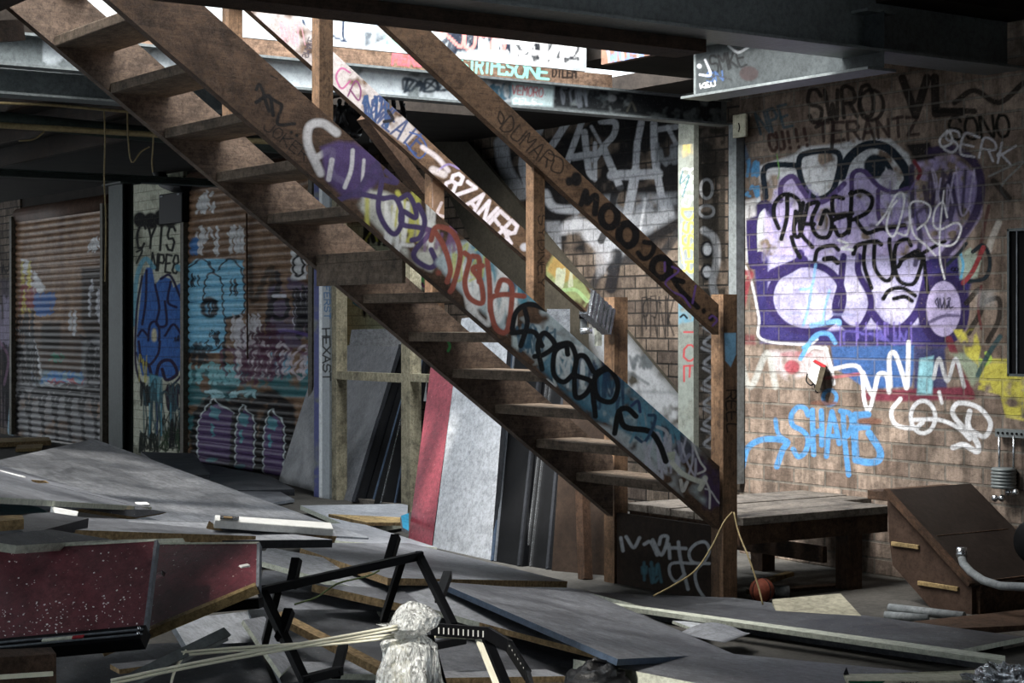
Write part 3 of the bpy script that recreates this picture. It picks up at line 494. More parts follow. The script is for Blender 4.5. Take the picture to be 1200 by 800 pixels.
def paint_stringer(p):
    D = Sk(p, 340, 120, 2.666); K = Sk(p, 600, 400, 4); U = Sk(p, 300, 0, 4); M = Sk(p, 300, 200, 4)
    U.st([(0, 420), (20, 400), (60, 520), (40, 450), (100, 480), (120, 500), (100, 580), (180, 580)], 16, BK, .95); U.st([(0, 480), (60, 450), (80, 540)], 18, BK); U.el(165, 620, 8, 8, BK); U.el(190, 635, 9, 9, BK)
    U.tx('JOKER', (30, 600), (235, 760), 48, 5, BK); U.st([(70, 355), (100, 370)], 6, BK)
    D.st([(145, 95), (100, 65), (60, 75), (55, 130), (85, 200), (95, 220)], 26, 'c4c4c8', .95, 8); D.st([(85, 170), (130, 150), (130, 220), (170, 250)], 20, 'c4c4c8', .9, 6)
    D.fi([(95, 140), (150, 120), (200, 125), (270, 170), (290, 230), (230, 300), (170, 300), (110, 240)], '4d3b72', .9, 14); D.st([(195, 150), (190, 210), (170, 265)], 13, 'c8c8ce', .95); D.st([(230, 180), (225, 250)], 10, 'c8c8ce', .9); D.st([(130, 180), (120, 240)], 16, 'c8c8ce', .8)
    D.fi([(205, 320), (250, 270), (300, 280), (400, 330), (460, 390), (470, 470), (440, 530), (380, 500), (300, 420)], 'c3c6bf', .92, 14, .1); D.ta(240, 280, 400, 420, 8, 14, 'c0bf52', .85, 8, 31); D.ta(300, 300, 450, 470, 5, 12, 'e0e2e2', .85, 6, 32)
    pu = '453966'
    for e in ([(150, 305), (210, 275), (240, 230), (260, 200)], [(215, 285), (290, 300)], [(270, 190), (285, 240), (275, 330), (300, 390), (330, 410), (350, 360), (330, 300), (290, 300)], [(240, 225), (330, 250), (300, 215)], [(345, 300), (370, 290), (390, 330), (390, 360), (350, 340), (350, 380), (400, 390), (440, 400)], [(400, 320), (420, 370), (405, 420), (380, 430)], [(440, 405), (385, 475), (430, 515), (455, 500), (440, 460)]): D.st(e, 17, pu)
    D.fi([(500, 440), (560, 430), (860, 640), (1000, 780), (1300, 1050), (1300, 1260), (760, 800), (540, 600), (450, 500)], 'a7b9c1', .95, 14, .12, 70)
    D.ta(540, 440, 800, 640, 8, 16, '3f88a0', .8, 10, 33); D.ta(500, 480, 700, 700, 7, 14, 'dde0e2', .85, 8, 34)
    D.ta(560, 450, 760, 600, 8, 9, '2a5a78', .8, 5, 35); D.ta(480, 440, 640, 560, 5, 8, 'b9c04a', .7, 6, 36); D.ta(420, 380, 520, 470, 5, 9, '7a5a8a', .7, 6, 37)
    rd = '8d4739'
    for e in ([(440, 430), (455, 390), (500, 400), (525, 440), (530, 490), (510, 570), (500, 590)], [(450, 400), (480, 450), (500, 520), (490, 560)], [(545, 470), (560, 490), (545, 560), (560, 610), (600, 625), (595, 560), (570, 520), (600, 510)], [(570, 480), (590, 490), (590, 560)], [(615, 490), (622, 560), (625, 650)], [(645, 590), (660, 555), (690, 570), (690, 640), (675, 715), (640, 700), (625, 620), (660, 600), (730, 605)]): D.st(e, 17, rd)
    D.el(463, 532, 8, 8, rd)
    K.fi([(180, 50), (500, 130), (700, 300), (820, 440), (700, 480), (540, 440), (380, 360), (120, 120)], '2f7592', .8, 20, .25, 70); K.fi([(0, -30), (140, 20), (180, 100), (100, 110), (0, 20)], 'b7cbd0', .8, 14, .2)
    K.fi([(380, 380), (520, 420), (640, 540), (760, 640), (800, 730), (640, 600), (500, 470)], 'b8c6ce', .8, 20, .25); K.fi([(640, 370), (780, 420), (860, 500), (820, 560), (700, 480)], '2b2740', .85, 16, .1); K.fi([(840, 500), (990, 640), (980, 800), (900, 780)], '3e2c5c', .7, 30, .2)
    K.ta(0, -80, 200, 60, 8, 12, '1f4f68', .8, 6, 38); K.ta(150, 20, 400, 220, 9, 12, 'cfd8dc', .8, 7, 39); K.ta(280, 80, 520, 320, 9, 12, '1f3f5e', .8, 6, 40); K.ta(520, 300, 780, 500, 8, 12, '4f90ac', .8, 7, 44); K.ta(600, 420, 860, 640, 8, 10, 'b9bcd0', .8, 6, 45)
    for e in ([(0, -60), (20, -140), (80, -175), (160, -150)], [(40, 20), (70, -80), (60, -150)], [(0, -40), (100, -45), (140, 20)], [(105, 70), (150, 60), (200, 15), (150, -40), (120, 20), (140, 130)], [(260, 60), (250, 20), (200, 50), (195, 150), (240, 190), (290, 150)], [(200, 20), (270, 10), (300, 80), (290, 140)], [(380, 140), (340, 70), (300, 90), (295, 250), (340, 250), (370, 190), (300, 160)], [(440, 120), (390, 160), (400, 260), (470, 280), (495, 200), (450, 130), (380, 190), (390, 350)]): K.st(e, 25, '0f1318')
    K.st([(480, 430), (500, 330), (540, 315), (580, 350)], 26, '0e1216'); K.st([(500, 330), (530, 400), (640, 420), (690, 480), (720, 560)], 28, '0e1216'); K.st([(580, 450), (620, 470), (660, 400), (670, 350), (640, 345)], 14, '2a4a6a'); K.st([(560, 300), (590, 280), (600, 330)], 14, '2a3f6a')
    K.fi([(725, 520), (765, 515), (760, 560), (735, 555)], 'b9c4b4', 1, 5); K.st([(750, 570), (800, 620), (880, 655), (905, 640), (880, 690)], 24, 'c9d0c6', .95, 6); K.st([(845, 470), (880, 560), (905, 600), (870, 620)], 10, 'c9ccd0'); K.st([(900, 640), (925, 700), (925, 780)], 10, 'c9ccd0'); K.st([(905, 690), (930, 700), (960, 745), (975, 760)], 8, 'b8bcc4'); K.st([(780, 470), (800, 560), (830, 530)], 18, '8b90a8', .8)
    K.st([(620, 480), (640, 560), (700, 640)], 22, 'b6bcc8', .8, 8); K.st([(790, 650), (800, 700), (820, 660)], 16, 'd0d2d2', .8); K.st([(680, 400), (720, 420), (740, 470)], 16, 'c0c4cc', .7)
def paint_near_rail(p):
    G = Sk(p, 600, 200, 4); C = Sk(p, 480, 90, 3.076)
    C.tx('DUMAR', (325, 185), (500, 335), 55, 5, '14110f', smooth=True); C.st([(500, 275), (550, 300), (545, 345), (510, 335), (520, 300)], 5, '14110f'); C.st([(318, 150), (325, 125), (340, 150), (330, 170), (318, 150)], 5, '14110f')
    bk = '0f0e10'
    G.el(268, 50, 18, 22, bk); G.el(300, 40, 26, 34, bk)
    G.st([(322, 160), (345, 95), (352, 150)], 26, bk, 1, 6); G.st([(352, 150), (392, 118), (388, 200)], 30, bk, 1, 6); G.st([(512, 250), (500, 330)], 20, bk); G.ri(455, 215, 38, 50, 34, bk, 1, 6); G.ri(540, 300, 40, 52, 36, bk, 1, 6)
    G.st([(620, 335), (665, 345), (650, 395), (615, 412), (590, 385)], 24, bk, 1, 6); G.ri(698, 455, 42, 48, 34, bk, 1, 6); G.st([(740, 440), (750, 500), (800, 520)], 26, bk); G.st([(750, 500), (790, 560), (870, 640)], 24, bk); G.el(898, 657, 11, 14, bk); G.el(932, 690, 14, 18, bk)
    for e in ([(750, 450), (780, 470), (720, 520), (740, 560), (800, 590), (835, 640)], [(860, 540), (845, 620)], [(925, 690), (940, 680), (960, 700), (940, 725)], [(715, 430), (715, 470)]): G.st(e, 10, '5a3a86', .9)
def paint_far_rail(p):
    U = Sk(p, 300, 0, 4); D = Sk(p, 340, 120, 2.666); G = Sk(p, 600, 200, 4)
    U.fi([(-300, -300), (60, -60), (420, 260), (620, 470), (760, 620), (700, 680), (540, 560), (360, 420), (0, 110), (-400, -200)], 'b0a9a8', .92, 10, .1)
    U.ta(80, 90, 240, 220, 6, 5, 'c08a98', .8, 3, 41); U.tx('SMAKE', (215, 265), (250, 170), 28, 5, '3a3440', up=(1, .3)); U.st([(440, 340), (400, 320), (375, 360), (400, 415), (440, 380)], 9, 'a04a7a'); U.st([(430, 450), (465, 380), (490, 420), (480, 470), (440, 420)], 8, '6a2a5a')
    U.ta(480, 440, 620, 600, 8, 10, '20406a', .95, 4, 42); U.tx('SWEATE', (505, 520), (760, 730), 100, 11, '2a3c66', .95); U.st([(620, 520), (640, 560), (600, 570)], 16, '17171c')
    U.st([(720, 620), (770, 640), (800, 700), (760, 740), (700, 670)], 8, '2a4a86'); U.st([(780, 690), (850, 740), (900, 800)], 22, 'd8cfd4', .8, 10); U.st([(850, 800), (900, 770), (950, 790)], 10, '8a7ab0')
    D.tx('8ZANER', (478, 262), (680, 448), 64, 12, 'ddd4dc'); D.st([(445, 210), (480, 225)], 22, 'd8cfd0', .8, 8); D.st([(660, 390), (690, 440)], 11, 'ddd4dc'); D.el(733, 452, 14, 12, 'cfcfd8')
    G.fi([(160, 350), (250, 420), (330, 520), (370, 590), (340, 640), (260, 590), (160, 510)], 'a9b878', .95, 8, .05); G.fi([(165, 380), (240, 430), (300, 500), (230, 530), (165, 470)], 'c79a4a', .8, 14, .2); G.ta(200, 460, 280, 550, 6, 12, 'd8e0c0', .9, 5, 43); G.st([(240, 560), (300, 560), (350, 610)], 18, 'b8e09a', .9)
def paint_beam(p):
    U = Sk(p, 300, 0, 4); T3 = Sk(p, 600, 0, 4)
    U.fi([(-1000, 150), (700, 300), (1300, 330), (1300, 480), (600, 470), (-1000, 420)], 'a4acb1', .95, 10, .05)
    U.ta(690, 370, 960, 430, 14, 13, '1d2630', .9, 8, 51); U.ta(1080, 390, 1200, 470, 9, 12, '33586a', .8, 6, 52); U.fi([(1080, 345), (1200, 355), (1200, 400), (1100, 390)], '2a3038', .6, 14, .2)
    T3.fi([(180, 380), (400, 370), (1040, 420), (1040, 600), (600, 540), (190, 500)], '17181b', .92, 20, .15, 60); T3.fi([(0, 370), (200, 380), (190, 500), (0, 490)], 'b9d0d2', .9, 14); T3.tx('VEMORO', (0, 440), (150, 455), 40, 5, 'b23a44', .95); T3.tx('CELS', (5, 485), (120, 490), 26, 5, 'e8e8ea'); T3.st([(60, 480), (140, 488)], 6, 'e8e8ea')
    T3.ta(200, 400, 350, 500, 6, 10, '6a7078', .7, 6, 53); T3.el(470, 460, 20, 16, 'a0a4a8', .6); T3.st([(540, 520), (560, 480), (580, 520)], 10, '5a5a52', .7)
def paint_boards(p):
    U = Sk(p, 300, 0, 4); T3 = Sk(p, 600, 0, 4)
    U.fi([(-1200, -400), (1560, -400), (1560, 600), (-1200, 600)], 'aab3b8', .96, 4)
    U.st([(220, 95), (240, 140), (280, 150)], 12, '1c2a44'); U.st([(410, 90), (408, 170), (420, 195), (360, 170)], 10, '1c2a44'); U.fi([(510, 150), (600, 150), (620, 180), (510, 220)], '3a4450', .8, 14, .2); U.ta(590, 180, 680, 210, 5, 14, '46525a', .8, 6, 61); U.fi([(600, 170), (740, 190), (740, 240), (620, 210)], '9ad0c0', .6, 14, .2); U.ta(470, 90, 640, 130, 6, 6, '8a9cc8', .7, 4, 62)
    U.ta(840, 130, 1180, 250, 10, 22, '262c3c', .9, 6, 63); pk = 'd9857e'
    for e in ([(830, 130), (900, 170), (960, 220), (970, 150), (900, 140)], [(980, 150), (980, 220), (1020, 220), (1030, 160)], [(1050, 170), (1060, 240), (1100, 250), (1110, 170), (1060, 170)], [(1160, 170), (1120, 180), (1100, 220), (1130, 255), (1165, 220), (1150, 170), (1110, 165)]): U.st(e, 15, pk)
    T3.fi([(0, 170), (330, 200), (330, 310), (0, 300)], 'cfd4d6', 1, 6); T3.ta(0, 180, 310, 290, 9, 12, '23262c', .9, 5, 64); T3.tx('HERSKE', (-150, 300), (310, 310), 110, 19, 'f0f2f4', gap=.15)
def paint_plank(p):
    U = Sk(p, 300, 0, 4); T3 = Sk(p, 600, 0, 4)
    U.tx('MERS', (640, 300), (790, 312), 62, 12, 'd04a5a'); U.fi([(640, 240), (790, 270), (800, 310), (650, 295)], 'd06a70', .35, 8); tl = '7fd0c4'
    U.tx('STRIPES', (960, 335), (1210, 350), 66, 11, tl, gap=.15); T3.tx('ONE', (15, 360), (180, 370), 62, 12, tl, gap=.15); T3.tx('DILEM', (190, 360), (305, 365), 42, 8, '1b1512')
def paint_post_white(p):
    M = Sk(p, 300, 200, 4); R = Sk(p, 300, 400, 4)
    R.fi([(272, -900), (296, -900), (296, 900), (272, 900)], '3c4280', .9, 4, .15); R.fi([(296, -900), (345, -900), (345, 900), (296, 900)], 'b7bfc6', .5, 4); R.fi([(296, -900), (310, -900), (310, 900), (296, 900)], 'e2e5e6', .8, 3)
    M.tx('FERST', (318, 540), (322, 700), 26, 5, '1a5a8a', 1, up=(1, 0)); R.tx('HEXAST', (312, -60), (316, 190), 34, 7, '101114', 1, up=(1, 0), gap=.15)
def paint_box_front(p):
    W = Sk(p, 600, 600, 4); c = 'a9acb0'
    for e in ([(510, 120), (520, 180)], [(535, 115), (570, 165), (598, 120)], [(620, 150), (650, 140), (680, 200)], [(660, 130), (700, 200), (730, 120), (700, 115), (690, 150)], [(735, 150), (740, 215)], [(720, 165), (815, 170)], [(780, 140), (790, 220), (825, 360)]): W.st(e, 16, c, .85, 6)
    W.st([(850, 240), (750, 240), (740, 290), (770, 325), (810, 290)], 14, c, .9); W.st([(925, 240), (850, 235), (830, 190), (860, 150), (905, 140), (925, 180), (900, 230), (860, 280), (870, 350), (915, 420)], 15, c, .95); W.ta(610, 240, 700, 330, 5, 13, '3a6a78', .7, 8, 71)
def paint_plank_ramp(p):
    K = Sk(p, 600, 400, 4); K.fi([(300, -200), (560, 0), (820, 300), (820, 560), (500, 300)], '96989a', .9, 60, .1); K.ta(540, 60, 650, 130, 7, 14, '4c5052', .8, 8, 81); K.st([(560, 150), (640, 200)], 14, '4c5052', .7, 8); K.st([(560, 235), (770, 240)], 16, '5c6062', .5, 10)  # pale soft fill paints in the lit lower end of the sheet; strokes are tags
def paint_near_post(p):
    G = Sk(p, 600, 200, 4); G.tx('SYDNEY', (125, 210), (122, 560), 34, 5, '171310', .9, up=(1, 0), smooth=True)
def paint_newel(p):
    K = Sk(p, 600, 400, 4); K.tx('REEL', (1005, 230), (1010, 440), 46, 8, '101010', .95, up=(1, 0), smooth=True); K.fi([(995, -40), (1050, -40), (1050, 60), (1025, 120), (1000, 90)], '6aa8d0', .9, 6)
def paint_header(p):
    T3 = Sk(p, 600, 0, 4); T3.tx('SMKE', (940, 340), (1110, 300), 75, 10, '141415', .9, smooth=True); T3.el(1110, 345, 45, 35, '2a2020', .8); T3.tx('KEU', (885, 415), (960, 400), 22, 4, 'd8d8dc'); T3.tx('SN', (915, 385), (1000, 375), 45, 7, '2a4a78', .8); T3.st([(880, 350), (930, 350), (905, 280)], 10, 'b8bcc4', .8); T3.st([(930, 370), (960, 355), (1030, 375)], 6, '2a2a2c'); T3.st([(1015, 215), (1060, 245), (1110, 220)], 12, 'a0a4a8', .7); T3.el(878, 310, 10, 10, 'b8bcc4')
# ------------------------------------------------------------------ materials
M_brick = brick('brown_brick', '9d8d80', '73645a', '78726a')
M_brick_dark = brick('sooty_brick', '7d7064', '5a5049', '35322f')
M_tile = brick('glazed_block', 'a9ab98', '939583', '4c4a42', rh=.09, bw=.2, ms=.005)
M_guide = flat('dull_guide_rail', '5f5a50', .6, 0, .5, 20, .2)
M_conc = flat('dusty_concrete', '55534f', .85, 0, .45, 3, .4)
M_ceil = flat('sooty_ceiling', '2b2622', .9, 0, .5, 4, .3)
M_joist = wood('dark_joist_timber', '3a2a20', '1f1712', 'X')
M_joisty = wood('dark_timber_y', '43342a', '241b15', 'Y')
SL = math.radians(34.6)
M_str = wood('stringer_timber', '665142', '33271f', 'Y', True, .6, -SL)
M_str2 = wood('far_stringer_timber', '6f5f53', '3d322a', 'Y', True, .7, -SL)
M_rail = wood('handrail_timber', '78604c', '453427', 'Y', True, .55, -SL)
M_post = wood('post_timber', '80664f', '4c3a2d', 'Z', True, .6)
M_tread = wood('tread_timber', '76685a', '4c4137', 'X', True, .75)
M_deck = wood('deck_timber', '77716a', '4a443e', 'Y', False, .7)
M_old = wood('old_brown_timber', '5f4a3c', '35291f', 'X', False, .7)
M_oldz = wood('old_brown_timber_upright', '5a4435', '33271e', 'Z', False, .7)
M_pine = wood('raw_pine', '9d9680', '706a56', 'Z', False, .7)
M_pinex = wood('raw_pine_lying', 'b39c70', '86704c', 'X', False, .7)
M_steel = flat('grey_painted_steel', '6f7678', .5, .0, .3, 4, .1, True)
M_steeld = flat('dark_grey_steel', '6f7677', .45, .1, .4, 3, .15)
M_steeld2 = flat('header_grey_steel', '3d4244', .6, .0, .4, 4, .1, True)  # darker grey, for the header beam's web face alone
M_wht = flat('white_painted_board', 'c9d0d2', .5, 0, .15, 4, .05, True)
M_postw = flat('weathered_grey_post', '767b7c', .6, 0, .3, 9, .15, True)
M_shut = flat('rusty_shutter', '957860', .5, 0, .45, 3, .1, True, '5e4636')
M_rust = flat('rust_brown_steel', '4f3a2e', .7, .3, .4, 8, .3)
M_green = flat('green_grey_steel', '333b38', .5, .2, .45, 5, .2)
M_pale = flat('pale_column_paint', '8f938a', .6, 0, .3, 12, .15, True)
M_black = flat('black_metal', '101114', .5, .3, .3, 9, .08)
M_blackm = flat('matt_black_plastic', '0d0e10', .6, 0, .3, 9, .1)
M_chrome = flat('bright_aluminium', 'c4c8cc', .25, .9, .2, 9, .05)
M_cream = flat('cream_plastic', 'f4f1da', .45, 0, .12, 9, .05, gr=.1)
M_white = flat('white_plastic', 'e3e3df', .45, 0, .1, 9, .05, gr=.25)
M_osb = flat('chipboard_edge', 'a68d68', .85, 0, .6, 60, .4)
M_edgew = flat('pale_board_edge', 'c5c9ba', .6, 0, .15, 20, .05)
M_edgeg = flat('grey_board_edge', '6b7076', .6, 0, .2, 20, .05)
M_edged = flat('dark_board_edge', '2a2c30', .6, 0, .2, 20, .05)
M_blue = flat('slate_blue_edge', '3f4c5d', .5, 0, .2, 20, .05)
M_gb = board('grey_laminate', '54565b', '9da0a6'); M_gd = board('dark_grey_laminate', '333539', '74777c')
M_gsun = board('sunlit_grey_laminate', '6b6e73', 'b4b7bc', .45, .7); M_gl = board('pale_grey_laminate', '85888d', 'b9bcc2'); M_gw = board('white_laminate', 'b6bac0', 'dfe2e6', .35, .3)  # first: grey laminate lightened to paint in sunlight on the largest sheet
M_red = board('maroon_laminate', '5a2630', '8a5a5c', .45, .35); M_redb = board('crimson_laminate', '9a4350', 'b07078', .45, .3)
M_teal = board('teal_laminate', '2f5a5e', '6a8a8c')
M_ply = flat('dark_plywood', '2f241c', .7, 0, .4, 5, .2, True)
M_plank2 = flat('dusty_grey_sheet', '3d3931', .8, 0, .35, 7, .2, True)
M_cable = flat('black_rubber', '121214', .5, 0, .2, 8, .1); M_wire = flat('tan_wire', '857757', .6, 0, .2, 8, .05)
M_plastic = glassy('clear_wrap', 'f0f3f0'); M_foil = flat('crinkled_foil', 'b9bdc2', .22, .95, .3, 30, .9)
M_card = flat('printed_card', 'c4c2ac', .6, 0, .25, 12, .05); M_greenp = flat('green_print', '1d5c40', .6, 0, .1, 9, 0)
M_ball = flat('worn_orange_rubber', '6e3a2c', .75, 0, .4, 10, .3); M_block = flat('grubby_polystyrene', '9a9684', .85, 0, .35, 9, .5)
M_hose = flat('grey_hose', '7d8284', .5, 0, .25, 9, .1); M_hole = flat('deep_socket', '08080a', .9, 0, .1, 5, 0)
M_ink = flat('black_ink', '141418', .6, 0, .1, 5, 0); M_redp = flat('red_print', 'a03238', .5, 0, .1, 5, 0)
M_dbag = flat('black_bag', '0f1012', .4, 0, .3, 20, .8)
# ------------------------------------------------------------------ the setting
def struct(o): o['kind'] = 'structure'; return o
XR = onY(867, 400, 6.85).x; XB = -7.7
struct(MB().box((-25, -7, -.12), (4, 8.1, 0)).build('floor', M_conc, origin=(0, 0, 0)))
g = painted_grid((XR, 6.848, 0), (2.35, 0, 0), (0, 0, 2.9), 420, 500, paint_right, 2)
struct(build_painted('wall_right', [g], MB().box((XR, 6.85, 0), (-3, 7.05, 2.95), 0), [M_brick]))
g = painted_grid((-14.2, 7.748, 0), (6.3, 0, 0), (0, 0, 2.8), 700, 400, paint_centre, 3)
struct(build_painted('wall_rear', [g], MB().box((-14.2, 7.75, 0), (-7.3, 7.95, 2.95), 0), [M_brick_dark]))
XQ = onY(819, 400, 7.55).x
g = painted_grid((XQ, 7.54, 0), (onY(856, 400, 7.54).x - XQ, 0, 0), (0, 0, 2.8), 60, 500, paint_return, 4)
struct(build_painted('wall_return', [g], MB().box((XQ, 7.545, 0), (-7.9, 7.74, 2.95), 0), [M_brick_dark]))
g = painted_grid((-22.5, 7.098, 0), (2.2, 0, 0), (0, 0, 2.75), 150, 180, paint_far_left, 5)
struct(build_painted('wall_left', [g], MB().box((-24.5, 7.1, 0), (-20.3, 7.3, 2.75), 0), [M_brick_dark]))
XP0, XP1 = onY(157, 400, 7.1).x, onY(217, 400, 7.1).x
g = painted_grid((XP0, 7.078, 0), (XP1 - XP0, 0, 0), (0, 0, 2.7), 110, 400, paint_pier, 6)
struct(build_painted('wall_pier', [g], MB().box((XP0, 7.08, 0), (XP1, 7.4, 2.75), 0), [M_tile]))
struct(MB().box((onY(126, 400, 7.1).x - .02, 7.15, 0), (XP0 + .02, 7.3, 2.75)).build('wall_back', M_ceil, origin=(0, 0, 0)))
struct(MB().box((-20.3, 7.12, 2.52), (XP0, 7.4, 2.75)).box((XP1, 7.12, 2.62), (-12.8, 7.4, 2.75)).build('wall_lintel', M_ceil, origin=(0, 0, 0)))
RX0, RX1, RY0, RY1 = -10.4, -8.1, 5.6, 6.9          # unseen roof gap added to light the recess behind the stairs
HX0, HX1, HY0, HY1 = -10.5, -8.3, .2, 1.7     # unseen ceiling gap added to throw sunlight on the far boards
c = MB()
for a, b in (((-25, -7), (-11, 8.1)), ((-11, -7), (HX0, RY0)), ((-11, RY0), (RX0, 8.1)), ((HX0, -7), (HX1, HY0)), ((HX0, HY1), (-9.3, RY0)), ((-9.3, HY1), (-8.4, 2.3)), ((-9.3, 3.25), (-8.4, RY0)), ((-8.4, HY1), (HX1, RY0)), ((HX1, -7), (-7.88, RY0)), ((RX0, RY1), (RX1, 8.1)), ((RX1, RY0), (-7.88, 8.1))): c.box((*a, 2.75), (*b, 2.85))  # extra gap among these boxes added to let sun onto the white sheet
c.box((-7.88, 5.95, 2.75), (-5.5, 8.1, 2.85)).box((-7.88, -7, 2.72), (-5.8, 2.3, 2.85)).box((-5.8, .3, 3.0), (4, 8.1, 3.1)).box((-5.8, -7, 3.0), (4, -.95, 3.1)).box((-5.8, -.95, 3.0), (-4.2, .3, 3.1)).box((-2.6, -.95, 3.0), (4, .3, 3.1))  # gap in the near ceiling added, out of view, to light the foreground
struct(c.build('ceiling', M_ceil, origin=(0, 0, 0)))
for x in np.arange(-23.7, -8.9, .9):
    pass
for i, y in enumerate(np.arange(1.2, 7.2, .62)):
    if y < 3.4 or RY0 - .1 < y < RY1 + .1: continue
    tag(MB().box((-24, y, 2.6), (-8.85, y + .05, 2.749)).build('ceiling_joist', M_joist), 'dark timber ceiling joist over the roller shutters', 'joist', 'ceiling joists over the shutters')
# steel beams
def ibeam(name, axis, at, w, z0, h, a, b, mats, label, cat='steel beam', grid=None, parent=None, tf=.012):
    m = MB(); c0 = at + w / 2
    def bx(u0, u1, z0_, z1_, mi=1):
        m.box(*(((u0, a, z0_), (u1, b, z1_)) if axis == 'Y' else ((a, u0, z0_), (b, u1, z1_))), mi)
    bx(at, at + w, z0, z0 + tf); bx(at, at + w, z0 + h - tf, z0 + h); bx(c0 - .005, c0 + .005, z0 + tf, z0 + h - tf)
    o = build_painted(name, [grid] if grid else [], m, mats if isinstance(mats, list) else [mats, mats], origin=(c0, (a + b) / 2, z0) if axis == 'Y' else ((a + b) / 2, c0, z0))
    return tag(o, label, cat)
g = painted_grid((-7.744, 1.5, 2.447), (0, 5.3, 0), (0, 0, .125), 900, 26, paint_beam, 7)
ibeam('steel_beam', 'Y', -7.80, .10, 2.434, .15, 1.4, 6.84, [M_steel, M_steel], 'white-sprayed steel beam along the far side of the stairwell', grid=g)
ibeam('steel_beam', 'Y', -8.8, .16, 2.43, .135, .6, 4.5, [M_steel, M_steel], 'grey steel beam at upper left, behind the top of the stairs')
ibeam('steel_beam', 'Y', -5.86, .26, 2.51, .36, -3, 6.84, [M_steeld, M_steeld], 'large grey steel beam crossing the top of the view, nearest the camera')
g = painted_grid((-6.88, 5.872, 2.44), (1.28, 0, 0), (0, 0, .25), 200, 50, paint_header, 8)
ibeam('steel_beam', 'X', 5.79, .18, 2.428, .27, -6.9, -5.62, [M_steeld2, M_steeld], 'short tagged steel header beam above the brick wall', grid=g)
tag(MB().box((-5.99, -2, 2.455), (-5.79, 5.0, 2.509)).build('timber_packer', M_joisty), 'dark timber packer under the large near steel beam', 'timber')
# far edge of the stairwell: plank and painted boards
g = painted_grid((-7.728, 3.0, 2.585), (0, 3.0, 0), (0, 0, .075), 700, 14, paint_plank, 9)
tag(build_painted('edge_plank', [g], MB().box((-7.78, 3.0, 2.585), (-7.73, 6.0, 2.66)), [wood('plank_timber', '8d7563', '5e4b3e', 'Y', True)], origin=(-7.69, 3.9, 2.585)), 'sprayed timber plank on top of the white-sprayed beam', 'plank')
g = painted_grid((-7.736, 3.0, 2.665), (0, 2.83, 0), (0, 0, .9), 700, 90, paint_boards, 10)
tag(build_painted('painted_board', [g], MB().box((-7.77, 3.0, 2.665), (-7.738, 5.83, 3.6)), [M_wht], origin=(-7.72, 3.8, 2.665)), 'white board with HERSKE lettering at the head of the stairwell', 'board')
def paint_hb(p):
    T3 = Sk(p, 600, 0, 4); T3.fi([(395, 200), (760, 200), (760, 330), (395, 330)], '8f6a5a', .5, 8); T3.tx('WUSHE', (455, 290), (720, 262), 60, 12, '5a78b0'); T3.st([(400, 220), (395, 300)], 12, 'b04a3a'); T3.tx('IIII', (430, 290), (700, 262), 60, 5, 'd0d8e0')
g = painted_grid((-7.68, 5.888, 2.70), (1.85, 0, 0), (0, 0, .5), 220, 60, paint_hb, 11)
tag(build_painted('header_board', [g], MB().box((-7.68, 5.89, 2.70), (-5.83, 5.93, 3.2)), [M_post], origin=(-6.7, 5.9, 2.70)), 'sprayed timber header board above the far end of the stairwell', 'board')
struct(MB().box((2.2, -7, 0), (2.4, 8.1, 3.1)).build('wall_light_block', M_ceil, origin=(0, 0, 0)))  # added unseen wall, blocks sky light coming from the right
struct(MB().box((-7.88, -2, 2.58), (-7.80, 2.98, 3.6)).build('wall_upper', M_ceil, origin=(0, 0, 0)))
tag(MB().box((-7.86, 2.1, 2.5), (-5.9, 2.29, 2.715)).build('trimmer_beam', M_joist), 'dark trimmer beam across the head of the stairs', 'beam')
# roller shutters
def shutter(name, x0, x1, ztop, zbot, nu, nv, fn, seed, label, pitch=.072):
    e = empty(name, ((x0 + x1) / 2, 7.1, zbot), label, 'roller shutter')
    def wave(P):
        P = P.copy(); ph = (P[:, 2] % pitch) / pitch; P[:, 1] += -.024 * np.abs(np.sin(np.pi * ph)) ** .6; return P
    g = painted_grid((x0, 7.1, zbot), (x1 - x0, 0, 0), (0, 0, ztop - zbot), nu, nv, fn, seed, wave)
    build_painted('curtain', [g], MB().box((x0, 7.102, zbot), (x1, 7.11, ztop)), [M_shut], parent=e)
    for x in (x0, x1): MB().box((x - .035, 7.03, zbot), (x + .035, 7.14, ztop + .03)).build('guide_rail', M_guide, e)
    MB().tube([(x0, 7.16, ztop + .03), (x1, 7.16, ztop + .03)], .11, 16).build('roller', M_rust, e)
    return e
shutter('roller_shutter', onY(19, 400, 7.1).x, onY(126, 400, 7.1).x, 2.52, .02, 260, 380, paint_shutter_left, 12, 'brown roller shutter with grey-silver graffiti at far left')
sr = shutter('roller_shutter', onY(221, 400, 7.1).x, onY(372, 400, 7.1).x, 2.6, 0, 330, 380, paint_shutter_right, 13, 'brown roller shutter sprayed with blue face and purple shapes, right of the pale pier')
MB().tube([(onY(289, 250, 7.06)), (onY(290, 420, 7.06))], .008, 6).build('pull_rod', M_rust, sr)
# shutter control box and bent pipe over the pier
e = empty('control_box', onY(198, 245, 7.0), 'black control box high on the pale pier', 'control box')
a, b = onY(186, 228, 7.0), onY(213, 260, 7.0); MB().box((a.x, 7.0, b.z), (b.x, 7.078, a.z)).build('housing', M_blackm, e, .01); MB().box((a.x + .04, 6.994, a.z - .03), (a.x + .1, 7.0, a.z - .015)).build('name_plate', M_edgeg, e); MB().box((b.x - .1, 6.994, a.z - .03), (b.x - .05, 7.0, a.z - .015)).build('name_plate', M_edgeg, e)
tag(MB().tube([onY(*q, 6.95) for q in ((215, 178), (200, 182), (189, 190), (186, 202), (192, 213), (204, 218), (218, 218))], .06, 14).build('bent_duct', M_blackm), 'bent black duct pipe above the pale pier', 'pipe')
